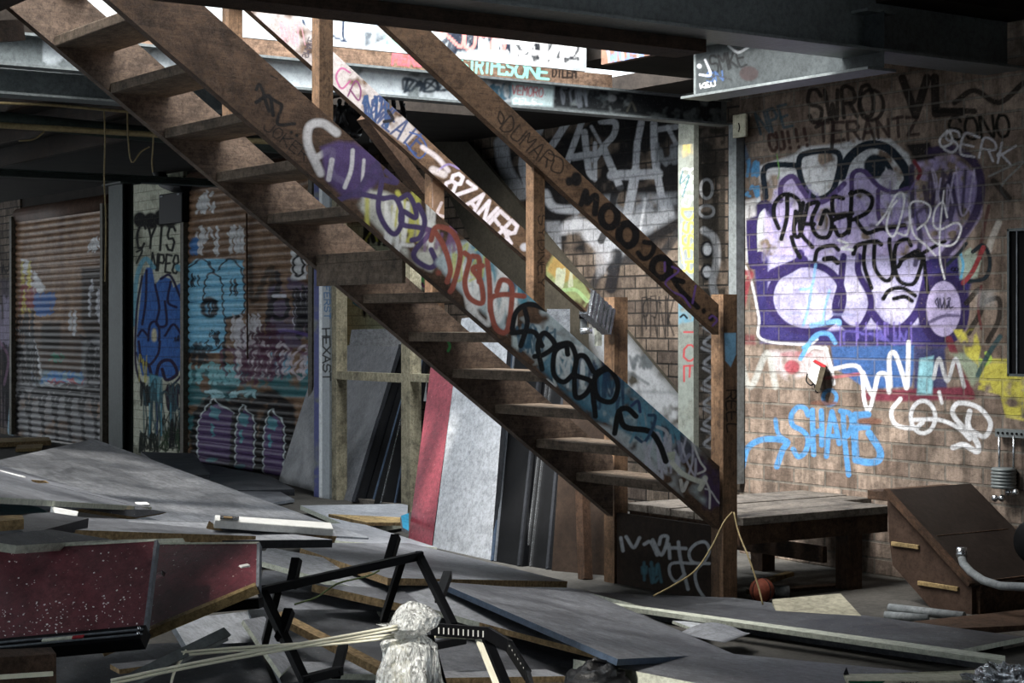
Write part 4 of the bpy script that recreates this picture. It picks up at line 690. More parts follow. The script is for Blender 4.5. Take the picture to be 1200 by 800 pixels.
# steel column with flanges
q0, q1 = onY(130, 400, 5.9).x, onY(146, 400, 5.9).x
m = MB().box((q0, 5.88, 0), (q1, 5.89, 2.5)).box((q0, 5.97, 0), (q1, 5.98, 2.5)).box(((q0 + q1) / 2 - .01, 5.89, 0), ((q0 + q1) / 2 + .01, 5.97, 2.5)).box((q0 - .06, 5.84, 2.485), (q1 + .06, 6.02, 2.5))
tag(m.build('steel_column', M_green), 'dark green-grey steel column beside the left shutter', 'column')
ibeam('steel_beam', 'Y', -14.4, .15, 2.5, .06, 3, 7.0, [M_green, M_green], 'thin green-grey steel channel running from upper left to the column')
tag(MB().tube([onX(-60, 134, -10.8), onX(185, 158, -10.8), onX(330, 172, -10.8)], .05, 14).build('ceiling_pipe', M_green), 'fat grey pipe under the ceiling at upper left', 'pipe')
tag(MB().tube([onX(-60, 143, -10.6), onX(185, 158, -10.6), onX(330, 167, -10.6)], .018, 10).build('ceiling_pipe', M_wire), 'thin tan pipe just below the fat grey ceiling pipe', 'pipe')
tag(MB().tube([onX(-60, 118, -9.6), onX(60, 123, -9.6), onX(150, 131, -9.6), onX(260, 141, -9.6)], .008, 8).build('ceiling_cable', M_wire), 'thin tan cable strung under the grey beam at upper left', 'cable')
for i, (ps, lab) in enumerate(((((122, 128), (123, 165), (122, 210), (124, 260), (123, 330)), 'longest tan wire hanging beside the left shutter'), (((149, 125), (150, 160), (154, 190), (165, 178), (175, 172)), 'tan wire hanging in a loop above the pale pier'), (((180, 152), (179, 175), (178, 190), (179, 202)), 'short tan wire hanging over the bent duct'), (((22, 165), (40, 163), (52, 154)), 'short tan wire curling under the ceiling at far left'))):
    tag(MB().tube([onX(*q, -10.4) for q in cr(ps, 4)], .005, 6).build('hanging_wire', M_wire), lab, 'wire')
# right wall strip: conduit, outlet plate, pale column
tag(MB().box((onY(857, 400, 6.8).x, 6.78, .4), (onY(866, 400, 6.8).x, 6.84, 2.43)).build('conduit_channel', M_postw), 'grey metal channel running up the left edge of the brick wall', 'conduit')
e = empty('switch_plate', onY(867, 147, 6.8), 'cream switch plate high at the left edge of the brick wall', 'switch')
a, b = onY(860, 135, 6.77), onY(875, 160, 6.77); MB().box((a.x, 6.76, b.z), (b.x, 6.78, a.z)).build('plate', M_card, e, .004); MB().tube([Vector(((a.x + b.x) / 2, 6.758, (a.z + b.z) / 2 + k * .025 - .01)) + Vector((.008 * math.cos(k * 1.6), 0, 0)) for k in (-1, 0, 1)], .003, 6).build('slot', M_ink, e)
a, b = onY(795, 400, 7.3), onY(813, 400, 7.3)
g = painted_grid((a.x, 7.298, 0), (b.x - a.x, 0, 0), (0, 0, 2.43), 60, 500, paint_pale_column, 14)
tag(build_painted('painted_column', [g], MB().box((a.x, 7.3, 0), (b.x, 7.34, 2.75)), [M_pale], origin=((a.x + b.x) / 2, 7.36, 0)), 'pale square column covered in yellow and white tags, left of the brick wall', 'column')
# ------------------------------------------------------------------ the staircase
XN, XF = -6.29, -7.11
stair = empty('staircase', ((XN + XF) / 2, 5.5, 0), 'open-tread timber staircase with graffiti-covered stringers and handrails', 'staircase')
def line_on(X, p, q): a, b = onX(*p, X), onX(*q, X); k = (b.z - a.z) / (b.y - a.y); return lambda y: a.z + k * (y - a.y)
def sloped(name, X, th, lo, hi, y0, y1, fn, mat, seed, nu=1000, nv=90, parent=stair, cutz=None):
    lo0, lo1, hi0, hi1 = lo(y0), lo(y1), hi(y0), hi(y1)
    a, b = np.meshgrid(np.linspace(0, 1, nu + 1), np.linspace(0, 1, nv + 1)); a = a.reshape(-1); b = b.reshape(-1)
    y = y0 + (y1 - y0) * a; zl = lo(y); zh = hi(y)
    if cutz is not None: zl = np.maximum(zl, cutz)
    P = np.stack([np.full_like(y, X), y, zl + (zh - zl) * b], 1)
    px, py = proj(P); p = Paint(px, py, seed); fn(p); P[:, 0] += .0015
    i = (np.arange(nv)[:, None] * (nu + 1) + np.arange(nu)[None]).reshape(-1); F = np.stack([i, i + 1, i + nu + 2, i + nu + 1], 1)
    m = MB(); prof = [(X, y0, lo0), (X, y1, lo1), (X, y1, hi1), (X, y0, hi0)] if cutz is None or lo1 > cutz else None
    if prof is None:
        yc = min(max((v for v in np.linspace(y0, y1, 400) if lo(v) > cutz), default=y0), y1); prof = [(X, y0, lo0), (X, yc, cutz), (X, y1, cutz), (X, y1, hi1), (X, y0, hi0)]
    m.prism(prof, (-th, 0, 0)); return build_painted(name, [(P, F, np.concatenate([p.c, p.a[:, None]], 1))], m, [mat], parent=parent)
nlo = line_on(XN, (140, 11), (820, 600)); nhi = line_on(XN, (236, 4), (810, 517))
Y1 = onX(844, 600, XN).y
sloped('stringer', XN, .045, nlo, nhi, 2.3, Y1 - .005, paint_stringer, M_str, 15, 1150, 90)
flo = line_on(XF + .03, (27, 22), (475, 400)); FH = .30
def paint_far_stringer(p):
    U = Sk(p, 300, 200, 4); p.stroke([(524, 398), (527, 405), (525, 411)], 3, '3fae5a')
sloped('stringer', XF + .03, .045, flo, lambda y: flo(y) + FH, 2.3, 5.50, paint_far_stringer, M_str2, 16, 700, 60)
steps = []
for i in range(13):
    zt = .572 + .1731 * i; yt = 5.27 - .2411 * i
    if zt > 2.60: break
    def ptr(p, i=i):
        if i == 6: Mx = Sk(p, 300, 200, 4); Mx.st([(200, 245), (240, 255)], 12, 'b9c4c8', .9); Mx.st([(260, 245), (320, 238)], 14, '3f93b8', .9)
        if i == 7: Mx = Sk(p, 0, 180, 3); Mx.st([(840, 70), (950, 72), (1060, 55)], 14, '7fa3b0', .6)
    d = .26 if i != 6 else .25; rr = random.Random(i); sk = rr.uniform(-.006, .006)
    MB().hull([(XF + .03, yt, zt - .042), (XN - .046, yt + sk, zt - .042), (XN - .046, yt + d + sk, zt - .042), (XF + .03, yt + d, zt - .042)], [(XF + .03, yt, zt), (XN - .046, yt + sk, zt), (XN - .046, yt + d + sk, zt), (XF + .03, yt + d, zt)]).build('tread', M_tread, stair, .004)
    if i in (6,): # riser batten left under one tread
        MB().box((XF + .03, yt + .004, zt - .14), (XN - .05, yt + .02, zt - .043)).build('riser', M_tread, stair)
rlo = line_on(XN + .012, (447, 27), (842, 392)); rhi = line_on(XN + .012, (500, 32), (842, 357))
sloped('handrail', XN + .012, .042, rlo, rhi, 2.9, onX(842, 380, XN + .012).y, paint_near_rail, M_rail, 17, 1000, 45)
frlo = line_on(XF + .02, (300, 19), (717, 392)); frhi = line_on(XF + .02, (395, 65), (710, 357))
fr = sloped('handrail', XF + .02, .042, frlo, frhi, 2.3, onX(714, 380, XF + .02).y, paint_far_rail, M_rail, 18, 1100, 45)
m = MB(); ya, yb = onX(684, 360, XF).y, onX(711, 360, XF).y
prof = [(v, frlo(v) - .012) for v in (ya, yb)] + [(v, frhi(v) + .012) for v in (yb, ya)]
N = 14; rng = random.Random(3)
for s_ in (0, 1):
    X0 = XF + .02 + (.012 if s_ == 0 else -.055); pts = []
ring = []

for k in range(12):
    y0_, y1_ = ya + (yb - ya) * k / 12, ya + (yb - ya) * (k + 1.0) / 12; dx = .004 + .007 * (k % 2) + .003 * random.random(); sl = .02 * (k - 6) / 6
    pr_ = [(y0_, frlo(y0_) - .012), (y1_, frlo(y1_) - .012), (y1_ + .03, frhi(y1_ + .03) + .012), (y0_ + .03, frhi(y0_ + .03) + .012)]; m.prism([(XF + .024 + dx, y, z) for y, z in pr_], (-.055 - dx * 2, 0, 0))
o = m.build('foil_sleeve', M_foil, fr, origin=stair.location); o['label'] = 'crinkled silver foil wrapped round the lower end of the rail'
def post(name, X, Y, z0, z1, s=.06, fn=None, par=stair, mat=M_post, n=0):
    m = MB().box((X - s, Y, z0), (X, Y + s, z1)); gs = []
    if fn: gs.append(painted_grid((X + .001, Y, z0), (0, s, 0), (0, 0, z1 - z0), 24, 500, fn, 19))
    return build_painted(name, gs, m, [mat], parent=par)
post('newel_post', XN + .001, 5.534, 0, 1.44, .085, paint_newel); post('newel_post', XF, 5.534, 0, 1.437, .085)
post('baluster', XN - .012 + .0, 4.465, nhi(4.47) - .25, rlo(4.5) + .06, .058, paint_near_post)
post('baluster', XN - .012, 3.42, nhi(3.43) - .25, rlo(3.45) + .1 if rlo(3.45) < 2.5 else 2.7, .062)
def paint_fp(p):
    Mx = Sk(p, 300, 200, 4); Mx.fi([(815, 20), (900, 20), (900, 230), (815, 230)], 'c9a184', .3, 4); Mx.st([(870, 150), (850, 200), (880, 215)], 14, 'd8ccd0', .9); Mx.st([(822, 30), (826, 170)], 6, 'd8ccd0', .8)  # peach wash paints in the bright lit face of the far post
post('baluster', XF - .015, 4.465, flo(4.47) + .05, frlo(4.5) + .05, .066, paint_fp); post('baluster', XF - .015, 3.42, flo(3.43) + .05, 3.2, .066)
tag(MB().box((onX(72, 0, -7.05).x - .1, onX(72, 0, -7.05).y, 2.66), (-7.05, onX(104, 0, -7.05).y, 3.4)).build('hanging_post', M_oldz), 'stub of timber post hanging at the head of the stairs', 'post')
tag(MB().bar(onX(428, 136, -7.35), onX(506, 240, -7.35), .05, .1, (1, 0, 0)).build('timber_brace', M_old), 'dark diagonal timber brace behind the far handrail', 'timber')
# ------------------------------------------------------------------ landing deck and box under it
deck = empty('landing_deck', (-6.9, 6.2, 0), 'low timber landing deck at the foot of the stairs against the brick wall', 'deck')
xs = np.linspace(-7.13, -6.245, 6)
for i in range(5): MB().box((xs[i] + .004, 5.62, .362), (xs[i + 1] - .004, 6.6 + random.uniform(-.01, .015) if i > 2 else 6.83, .40 + random.uniform(-.003, .003))).build('plank', M_deck, deck, .003)
MB().box((-6.32, 5.62, .27), (-6.27, 6.6, .36)).build('bearer', M_old, deck); MB().box((-7.12, 5.64, .27), (-6.33, 5.69, .36)).build('bearer', M_old, deck); MB().box((-7.12, 6.54, .27), (-6.33, 6.59, .36)).build('bearer', M_old, deck)
for x, y in ((-6.37, 6.34), (-7.1, 6.44), (-7.12, 5.75)): MB().box((x, y, 0), (x + .09, y + .09, .27 if x > -6.5 else .36)).build('leg', M_oldz, deck)
MB().box((-7.1, 6.3, .12), (-6.42, 6.33, .2)).build('stretcher', M_old, deck)
a = XF + .005
g = painted_grid((a, 5.545, .0), (XN - .09 - a, 0, 0), (0, 0, .355), 160, 80, paint_box_front, 20)
tag(build_painted('plywood_sheet', [g], MB().box((a, 5.547, 0), (XN - .09, 5.565, .355)), [M_ply], origin=((a + XN) / 2, 5.55, 0)), 'dark plywood sheet with silver tag under the foot of the stairs', 'plywood sheet')
# covered steps at the right
rb = empty('step_unit', (-5.8, 6.5, 0), 'small dark boarded step unit beside the deck, sloping to the right', 'steps')
Yp = 6.26; pr = [onY(*q, Yp) for q in ((1040, 577), (1139, 687), (1139, 719), (1090, 712), (1046, 662), (1042, 632), (1040, 596))]
for q in (2, 3): pr[q].z = max(0, pr[q].z); 
pr[2].z = 0; pr[3].z = 0
MB().prism([tuple(q) for q in pr], (0, .03, 0)).build('side_panel', flat('scuffed_brown_panel', '493a31', .7, 0, .45, 6, .2), rb)
MB().prism([tuple(q) for q in pr], (0, .03, 0)); pr2 = [(q.x, 6.78, q.z) for q in pr]
MB().prism(pr2, (0, .03, 0)).build('side_panel', M_old, rb)
t0, t1 = pr[0], pr[1]; d = (t1 - t0)
MB().hull([(t0.x, 6.24, t0.z), (t0.x, 6.83, t0.z), (t1.x + .015, 6.83, t1.z), (t1.x + .015, 6.24, t1.z)], [(t0.x + .01, 6.24, t0.z + .015), (t0.x + .01, 6.83, t0.z + .015), (t1.x + .03, 6.83, t1.z + .012), (t1.x + .03, 6.24, t1.z + .012)]).build('cover_sheet', flat('dark_stained_sheet', '2b2522', .5, 0, .4, 4, .2), rb)
MB().bar((t0.x + .012, 6.235, t0.z + .012), (t1.x + .02, 6.235, t1.z + .012), .02, .035, (0, 1, 0)).build('edge_batten', M_oldz, rb)
MB().box((t1.x, 6.29, 0), (t1.x + .02, 6.83, t1.z)).build('kick_board', M_old, rb)
a = onY(999, 575, 6.75); MB().box((t0.x - .16, 6.29, t0.z - .045), (t0.x + .02, 6.83, t0.z)).build('top_board', M_old, rb, .004)
for p_, q_ in (((1046, 636), (1078, 640)), ((1077, 682), (1124, 690))):
    A_, B_ = onY(*p_, Yp), onY(*q_, Yp); MB().box((A_.x, Yp - .012, A_.z - .012), (B_.x, Yp - .0005, A_.z + .008)).build('tread_end', M_pinex, rb, .002)
for x0, z in ((pr[5].x + .02, .33), (pr[3].x + .02, .15)): MB().box((x0 + .04, 6.29, z - .03), (x0 + .25, 6.78, z)).build('tread', M_old, rb)
# wall items on the right
e = empty('wall_cabinet', onY(1195, 445, 6.8), 'black open-fronted metal cabinet frame at the right edge of the brick wall', 'cabinet')
a, b = onY(1180, 268, 6.72), onY(1260, 443, 6.72); MB().box((a.x + .012, 6.735, b.z + .012), (b.x, 6.846, a.z - .012)).build('recess', M_hole, e)
m = MB(); m.box((a.x, 6.72, b.z), (a.x + .012, 6.846, a.z)); m.box((a.x, 6.72, a.z - .012), (b.x, 6.846, a.z)); m.box((a.x, 6.72, b.z), (b.x, 6.846, b.z + .012)); m.build('frame', flat('grey_cabinet_frame', '4b5254', .4, .5, .3, 8, .1), e)
m = MB(); m.box((a.x + .05, 6.725, b.z + .012), (a.x + .056, 6.733, a.z - .012)); m.box((a.x + .15, 6.725, b.z + .012), (a.x + .156, 6.733, a.z - .012)); m.build('rail', M_edgeg, e)
e = empty('wall_bracket', onY(1180, 540, 6.8), 'rusty metal switchgear bracket with rods low on the brick wall', 'bracket')
a, b = onY(1166, 502, 6.8), onY(1208, 514, 6.8); MB().box((a.x, 6.80, b.z), (b.x, 6.845, a.z)).build('top_plate', M_steeld, e)
for k in range(6): MB().tube([Vector((a.x + .02 + k * .028, 6.802, (a.z + b.z) / 2)), Vector((a.x + .02 + k * .028, 6.795, (a.z + b.z) / 2))], .006, 8).build('bolt', M_hole, e)
for px in (1171, 1188, 1202): MB().tube([onY(px, 510, 6.8), onY(px, 552, 6.8)], .006, 8).build('rod', M_chrome, e)
a, b = onY(1163, 547, 6.79), onY(1190, 573, 6.79); m = MB()
for k in range(6): z = a.z + (b.z - a.z) * (k + .5) / 6; m.lathe(((a.x + b.x) / 2, 6.79, z), [(.0, -.009), (.055, -.009), (.062, 0), (.055, .009), (0, .009)], 16)
m.build('insulator', M_steeld, e)
m = MB(); rng = random.Random(2)
for k in range(4): q = onY(1166 + 8 * k, 580 + rng.uniform(-4, 4), 6.78); m.lathe(tuple(q), [(0, -.014), (.014, -.01), (.018, 0), (.014, .01), (0, .014)], 10, axis='Y')
m.build('terminal', M_chrome, e)
e = empty('wall_fitting', onY(957, 440, 6.8), 'small battered red and white fitting hanging on the brick wall above the blue SHAPE tag', 'fitting')
P_ = lambda x, y, Y: onY(900 + x / 4, 400 + y / 4, Y)
MB().hull([P_(180, 160, 6.8), P_(215, 90, 6.8), P_(268, 120, 6.8), P_(225, 205, 6.8)], [P_(180, 160, 6.845), P_(215, 90, 6.845), P_(268, 120, 6.845), P_(225, 205, 6.845)]).build('body', M_white, e, .003)
MB().hull([P_(210, 95, 6.79), P_(220, 84, 6.79), P_(272, 112, 6.79), P_(266, 126, 6.79)], [P_(210, 95, 6.845), P_(220, 84, 6.845), P_(272, 112, 6.845), P_(266, 126, 6.845)]).build('cap', M_redp, e)
MB().hull([P_(245, 118, 6.77), P_(272, 122, 6.77), P_(240, 235, 6.77), P_(218, 225, 6.77)], [P_(245, 118, 6.80), P_(272, 122, 6.80), P_(240, 235, 6.80), P_(218, 225, 6.80)]).build('bracket', flat('dull_brass', '5c5446', .5, .4), e)
MB().tube([P_(x, y, 6.79) for x, y in cr([(185, 150), (180, 185), (200, 205), (215, 200), (225, 235), (235, 238)], 4)], .004, 6).build('wire', M_cable, e)
tag(MB().lathe(tuple(onY(1211, 635, 6.5)), [(0, -.04), (.08, -.04), (.095, -.02), (.095, .02), (.08, .04), (.012, .045), (.012, .35)], 28, axis='Y').build('rubber_wheel', M_blackm), 'black rubber wheel low at the right edge', 'wheel')
e = empty('hose', onZ(1150, 690, 0), 'grey hose curving off the step unit to the right', 'hose')
MB().tube([onY(900 + x / 4, 600 + y / 4, Y) for x, y, Y in [(905, 200, 6.2), (915, 240, 6.18), (950, 280, 6.15), (1010, 320, 6.1), (1090, 345, 6.1), (1200, 350, 6.1), (1300, 345, 6.1)]], .018, 12).build('tube', M_hose, e)
MB().lathe(tuple(onY(1127, 649, 6.2)), [(0, -.02), (.022, -.02), (.026, 0), (.022, .03), (0, .03)], 14).build('nozzle', M_chrome, e)
# small things under and before the deck
e = empty('ball', onZ(893, 706, 0), 'worn orange ball lying under the deck', 'ball')
c0 = onY(893, 688, 5.72); r = .058; c0.z = r; m = MB(); n = 14
m.lathe(tuple(c0), [(r * math.sin(math.pi * k / n), -r * math.cos(math.pi * k / n)) for k in range(n + 1)], 24); m.build('rubber_skin', M_ball, e)
for rot in (0, 1.57): MB().tube([c0 + Vector((r * 1.01 * math.cos(t) * math.cos(rot), r * 1.01 * math.cos(t) * math.sin(rot), r * 1.01 * math.sin(t))) for t in np.linspace(0, 6.283, 28)], .0025, 6).build('seam', M_cable, e)
def slabP(pts, th, mats=None):
    """pts (px,py,z): the first three fix the plane, the others are laid on it; the sheet hangs th below its top face"""
    W = [onZ(*p) for p in pts[:3]]; nrm = (W[1] - W[0]).cross(W[2] - W[0]).normalized()
    if nrm.z < 0: nrm = -nrm
    for p in pts[3:]:
        r = ray(p[0], p[1]); W.append(CAM + r * (((W[0] - CAM).dot(nrm)) / r.dot(nrm)))
    return W, nrm
def slab(name, label, cat, pts, th, top, edge, group=None, edges=None):
    W, n = slabP(pts, th); m = MB(); m.hull([q - n * th for q in W], W, 0, 1)
    # which sides are given another edge colour
    mats = [top, edge]
    if edges:
        mats += [e for e in edges.values()]
        for k, idx in enumerate(edges): m.mi[2 + idx] = 2 + k
    return tag(m.build(name, mats), label, cat, group)
slab('polystyrene_block', 'dirty off-white polystyrene block on the floor in front of the deck', 'block', [(905, 702, .075), (985, 695, .09), (1010, 722, .05), (912, 726, .05)], .05, M_block, M_block)
slab('timber_plank', 'thick brown timber plank lying on the floor at lower right', 'plank', [(1040, 731, .05), (1200, 714, .05), (1300, 728, .05), (1076, 738, .05)], .045, M_old, M_old)
slab('timber_plank', 'grey-brown plank end behind the thick plank at the right edge', 'plank', [(1160, 742, .04), (1205, 738, .04), (1210, 745, .04), (1175, 752, .04)], .03, M_deck, M_deck)
for a, b, lab in (((1042, 712), (1130, 722), 'longer grey pipe on the floor before the step unit'), ((1037, 721), (1088, 725), 'shorter grey pipe on the floor, in front of the longer one')):
    tag(MB().tube([onZ(*a, .02), onZ(*b, .02)], .02, 12).build('loose_pipe', M_hose), lab, 'pipe')
e = empty('power_socket', onZ(941, 735, 0), 'x', 'x') if False else None
# ------------------------------------------------------------------ leaning sheets and frames behind the stairs
def lean(name, label, cat, pts, th, face, edge, group=None, parent=None):
    """pts (px,py,depth) of a leaning sheet; thickness goes away from the camera"""
    W = [atd(*p) for p in pts[:3]]; n = (W[1] - W[0]).cross(W[2] - W[0]).normalized()
    if n.dot(W[0] - CAM) < 0: n = -n
    for p in pts[3:]: r = ray(p[0], p[1]); W.append(CAM + r * ((W[0] - CAM).dot(n) / r.dot(n)))
    m = MB(); m.hull([q + n * th for q in W], W, 0, 1); o = m.build(name, [face, edge], parent)
    return (tag(o, label, cat, group) if parent is None else o), W, n
def fl(py, z=0.): return (EYE - z) * FPX / (py - HY)
lean('leaning_sheet', 'grey sheet leaning behind the white post, left of the timber stud', 'panel', [(326, 564, fl(564)), (412, 588, fl(588)), (467, 406, fl(588) + .12), (377, 404, 15)], .03, M_gb, M_edged)
lean('leaning_sheet', 'pale grey sheet whose top shows above the leaning grey sheet', 'panel', [(400, 470, 14.4), (500, 470, 14.2), (500, 384, 14.5), (412, 386, 15)], .03, M_gl, M_edged)
def framed(label, pts, strips, face=M_blackm, cat='panel'):
    e = empty('framed_panel', atd(pts[0][0], pts[0][1], pts[0][2]), label, cat)
    o, W, n = lean('sheet', None, None, pts, .04, face, M_black, parent=e)
    for u, mat, w in strips:
        a = W[0].lerp(W[1], u) - n * .006; b = W[3].lerp(W[2], u) - n * .006; MB().bar(a, b, w, .012, tuple(n), 0).build('edge_strip', mat, e)
    return e
framed('black framed panel leaning just right of the grey sheet', [(413, 588, 13.0), (440, 590, 12.9), (492, 404, 13.3), (469, 404, 13.4)], [(.06, M_edged, .03), (.5, M_black, .02), (.9, M_blue, .015)])
framed('black panel with riveted aluminium strip behind the timber stud', [(438, 590, 12.75), (474, 592, 12.6), (503, 398, 13.0), (490, 398, 13.1)], [(.25, M_chrome, .008), (.7, M_blue, .012)])
lean('maroon_sheet', 'crimson sheet leaning behind the staircase, left of the white sheet', 'panel', [(478, 634, fl(634)), (506, 640, fl(640)), (536, 414, fl(640) + .35), (507, 412, 11)], .03, M_redb, M_edged)
lean('white_sheet', 'tall white sheet leaning behind the middle of the staircase', 'panel', [(507, 641, fl(641)), (575, 656, fl(656)), (598, 366, fl(656) + .5), (541, 373, 11)], .03, M_gw, M_edged)
framed('black sliding panel with bright strips leaning right of the white sheet', [(577, 657, fl(657)), (612, 664, fl(664)), (640, 400, 10.4), (600, 400, 10.4)], [(.03, M_blue, .02), (.12, M_edgeg, .006), (.92, M_edged, .02)])
framed('black panel with twin chrome strips leaning beneath the stairs', [(612, 662, fl(662)), (648, 668, fl(668)), (668, 430, 10.1), (640, 430, 10.3)], [(.14, M_chrome, .008), (.30, M_chrome, .008), (.85, M_edged, .02)])
lean('small_white_sheet', 'white sheet top showing behind the foil-wrapped handrail', 'panel', [(640, 634, 10.75), (668, 634, 10.75), (668, 362, 10.85), (641, 362, 10.85)], .03, M_gw, M_edged)
e = empty('clamp_lamp', atd(686, 385, 10.0), 'small metal clamp and grey tube behind the foil-wrapped handrail', 'clamp')
MB().tube([atd(679, 366, 10), atd(692, 367, 10)], .035, 16).build('collar', M_black, e); MB().tube([atd(680, 388, 9.95), atd(694, 387, 9.95)], .018, 14).build('barrel', M_chrome, e); MB().bar(atd(684, 366, 10.02), atd(684, 388, 10.02), .035, .02).build('stem', M_hose, e); MB().bar(atd(701, 380, 10), atd(701, 405, 10), .03, .03).build('arm', M_pale, e)
# white post and stud frame
e_p = onZ(382, 584, 0); x0, x1 = onY(368, 500, e_p.y).x, onY(389, 500, e_p.y).x
g = painted_grid((x0, e_p.y - .002, 0), (x1 - x0, 0, 0), (0, 0, 2.43), 50, 600, paint_post_white, 21)
tag(build_painted('tagged_post', [g], MB().box((x0, e_p.y, 0), (x1, e_p.y + .05, 2.74)), [M_postw], origin=(x0, e_p.y, 0)), 'white and blue post tagged in black lettering, in front of the right shutter', 'post')
fy = e_p.y + .02; frame = empty('stud_frame', onY(430, 584, fy) * 1, 'raw pale timber stud frame standing behind the staircase', 'timber frame'); frame.location.z = 0
def stud(pa, pb, w=.045, h=.09, name='stud', mat=M_pine):
    a, b = onY(*pa, fy), onY(*pb, fy); a.z = max(a.z, .001); MB().bar(a, b, h, w, (0, 1, 0) if abs(a.z - b.z) > .3 else (0, 0, 1)).build(name, mat, frame)
x_ = lambda px: onY(px, 500, fy).x
MB().box((x_(391), fy - .02, 0), (x_(397), fy + .07, 2.43)).build('stud', M_pine, frame); MB().box((x_(473), fy - .02, 0), (x_(483.5), fy + .07, 2.2)).build('stud', M_pine, frame)
z_ = onY(440, 441.5, fy).z; MB().box((x_(397), fy - .018, z_ - .03), (x_(473), fy + .05, z_ + .03)).build('noggin', M_pine, frame); MB().box((x_(483.5), fy - .018, z_ - .02), (x_(520), fy + .05, z_ + .035)).build('noggin', M_pine, frame)
MB().box((x_(415), fy - .018, 0.001), (x_(473), fy + .05, .04)).build('sole_plate', M_deck, frame)
# wide grey plank sheet behind the far handrail
Yr = 7.6; W = [onY(*q, Yr) for q in ((495, 165), (548, 166), (797, 464), (797, 530), (735, 480), (560, 300))]
a = np.array([(w.x, w.z) for w in W]); x0, x1, z0, z1 = a[:, 0].min(), a[:, 0].max(), a[:, 1].min(), a[:, 1].max()
m = MB(); m.prism([tuple(w) for w in W], (0, .03, 0)); 
# lit tone and tags laid on the sheet as paint: a fine strip mesh over the visible lower part
A_, B_, C_ = onY(690, 335, Yr - .002), onY(797, 464, Yr - .002), onY(797, 528, Yr - .002)
def tri_grid(P00, P10, P11, P01, nu, nv, fn, seed):
    a, b = np.meshgrid(np.linspace(0, 1, nu + 1), np.linspace(0, 1, nv + 1)); a = a.reshape(-1, 1); b = b.reshape(-1, 1)
    P = (1 - a) * (1 - b) * np.array(list(P00)) + a * (1 - b) * np.array(list(P10)) + a * b * np.array(list(P11)) + (1 - a) * b * np.array(list(P01))
    px, py = proj(P); p = Paint(px, py, seed); fn(p); i = (np.arange(nv)[:, None] * (nu + 1) + np.arange(nu)[None]).reshape(-1)
    return P, np.stack([i, i + 1, i + nu + 2, i + nu + 1], 1), np.concatenate([p.c, p.a[:, None]], 1)
g = tri_grid(A_, B_, C_, onY(690, 430, Yr - .002), 120, 60, paint_plank_ramp, 22)
tag(build_painted('sloping_sheet', [g], m, [M_plank2], origin=(x0, Yr, z0)), 'wide dusty grey sheet sloping down against the black and silver graffiti wall', 'panel')
# dark machinery and cables hung behind the upper handrail
e = empty('cable_bundle', onX(425, 120, -7.9), 'tangle of black cables hanging under the white-sprayed beam', 'cables')
rng = random.Random(4)
for k in range(9):
    x = 398 + k * 9; pts = [(x, 118), (x + rng.uniform(-6, 10), 135 + rng.uniform(0, 20)), (x + rng.uniform(0, 14), 150 + rng.uniform(-10, 14)), (x + rng.uniform(4, 20), 122)] if k % 2 else [(x, 118), (x + rng.uniform(-5, 5), 140), (x + rng.uniform(-8, 8), 165)]
    MB().tube([onX(*q, -7.95 + rng.uniform(-.1, .1)) for q in cr(pts, 5)], .012, 8).build('cable', M_cable, e)
MB().lathe(tuple(onX(408, 140, -7.98)), [(0, -.08), (.05, -.08), (.07, -.05), (.07, .05), (.05, .08), (0, .08)], 18, axis='X').build('junction_drum', M_black, e)
# ------------------------------------------------------------------ fallen boards
G1 = None
def board_(label, pts, th, top, edge, edges=None, name='fallen_board', cat='board'): return slab(name, label, cat, pts, th, top, edge, None, edges)
# (corner order: back-left, back-right, front-right, front-left; edge index 2 = front side)
board_('weathered timber length at the far left edge below the left shutter', [(-60, 514, .055), (57, 512, .055), (60, 516, .055), (-60, 521, .055)], .05, M_pinex, M_osb, name='timber_length', cat='timber')
board_('pale grey offcut just below the timber length at far left', [(20, 521, .035), (50, 520, .035), (48, 525, .035), (18, 526, .035)], .03, M_pinex, M_pinex, name='timber_offcut', cat='timber')
board_('dark grey board lying below the pale pier', [(165, 529, .12), (228, 531, .12), (246, 556, .1), (200, 556, .1)], .03, M_gd, M_edged)
board_('small dark board at the foot of the purple and blue shutter', [(225, 540, .06), (318, 558, .06), (345, 573, .05), (250, 575, .05)], .05, M_gd, M_edged)
board_('grey board edge-on between the shutter and the leaning grey sheet', [(240, 566, .03), (300, 560, .03), (345, 585, .03), (300, 592, .03)], .02, M_gb, M_edgeg)
board_('largest grey sheet, tilted across the left half of the pile', [(-60, 552, .50), (110, 514, .52), (432, 630, .14), (225, 618, .3)], .02, M_gsun, M_edgeg)
board_('pale-edged grey sheet overlapping the largest sheet at far left', [(-40, 533, .62), (112, 578, .53), (178, 594, .47), (-40, 580, .60)], .02, M_gb, M_edgew)
board_('dusty grey sheet below the white strips at far left', [(-40, 562, .62), (60, 568, .60), (178, 597, .5), (-40, 596, .62)], .02, M_gb, M_edgeg)
for k, (a, b, lab) in enumerate((((-30, 545), (28, 560), 'upper of two slim white strips at far left'), ((-30, 551), (17, 563), 'lower of two slim white strips at far left'))):
    tag(MB().bar(onZ(*a, .64), onZ(*b, .62), .016, .012).build('plastic_strip', M_white), lab, 'strip')
slab('wood_chip', 'splintered wood chip on the grey sheet at left', 'wood chip', [(36, 562, .63), (52, 563, .63), (56, 566, .62), (40, 566, .63)], .008, M_osb, M_osb)
slab('wood_chip', 'pale splinter catching light on the largest grey sheet', 'wood chip', [(158, 588, .50), (172, 588, .50), (176, 591, .49), (160, 591, .49)], .008, M_white, M_white)
board_('teal sheet corner at the left edge of the pile', [(-40, 580, .66), (46, 594, .63), (60, 602, .62), (-40, 606, .65)], .015, M_teal, M_teal)
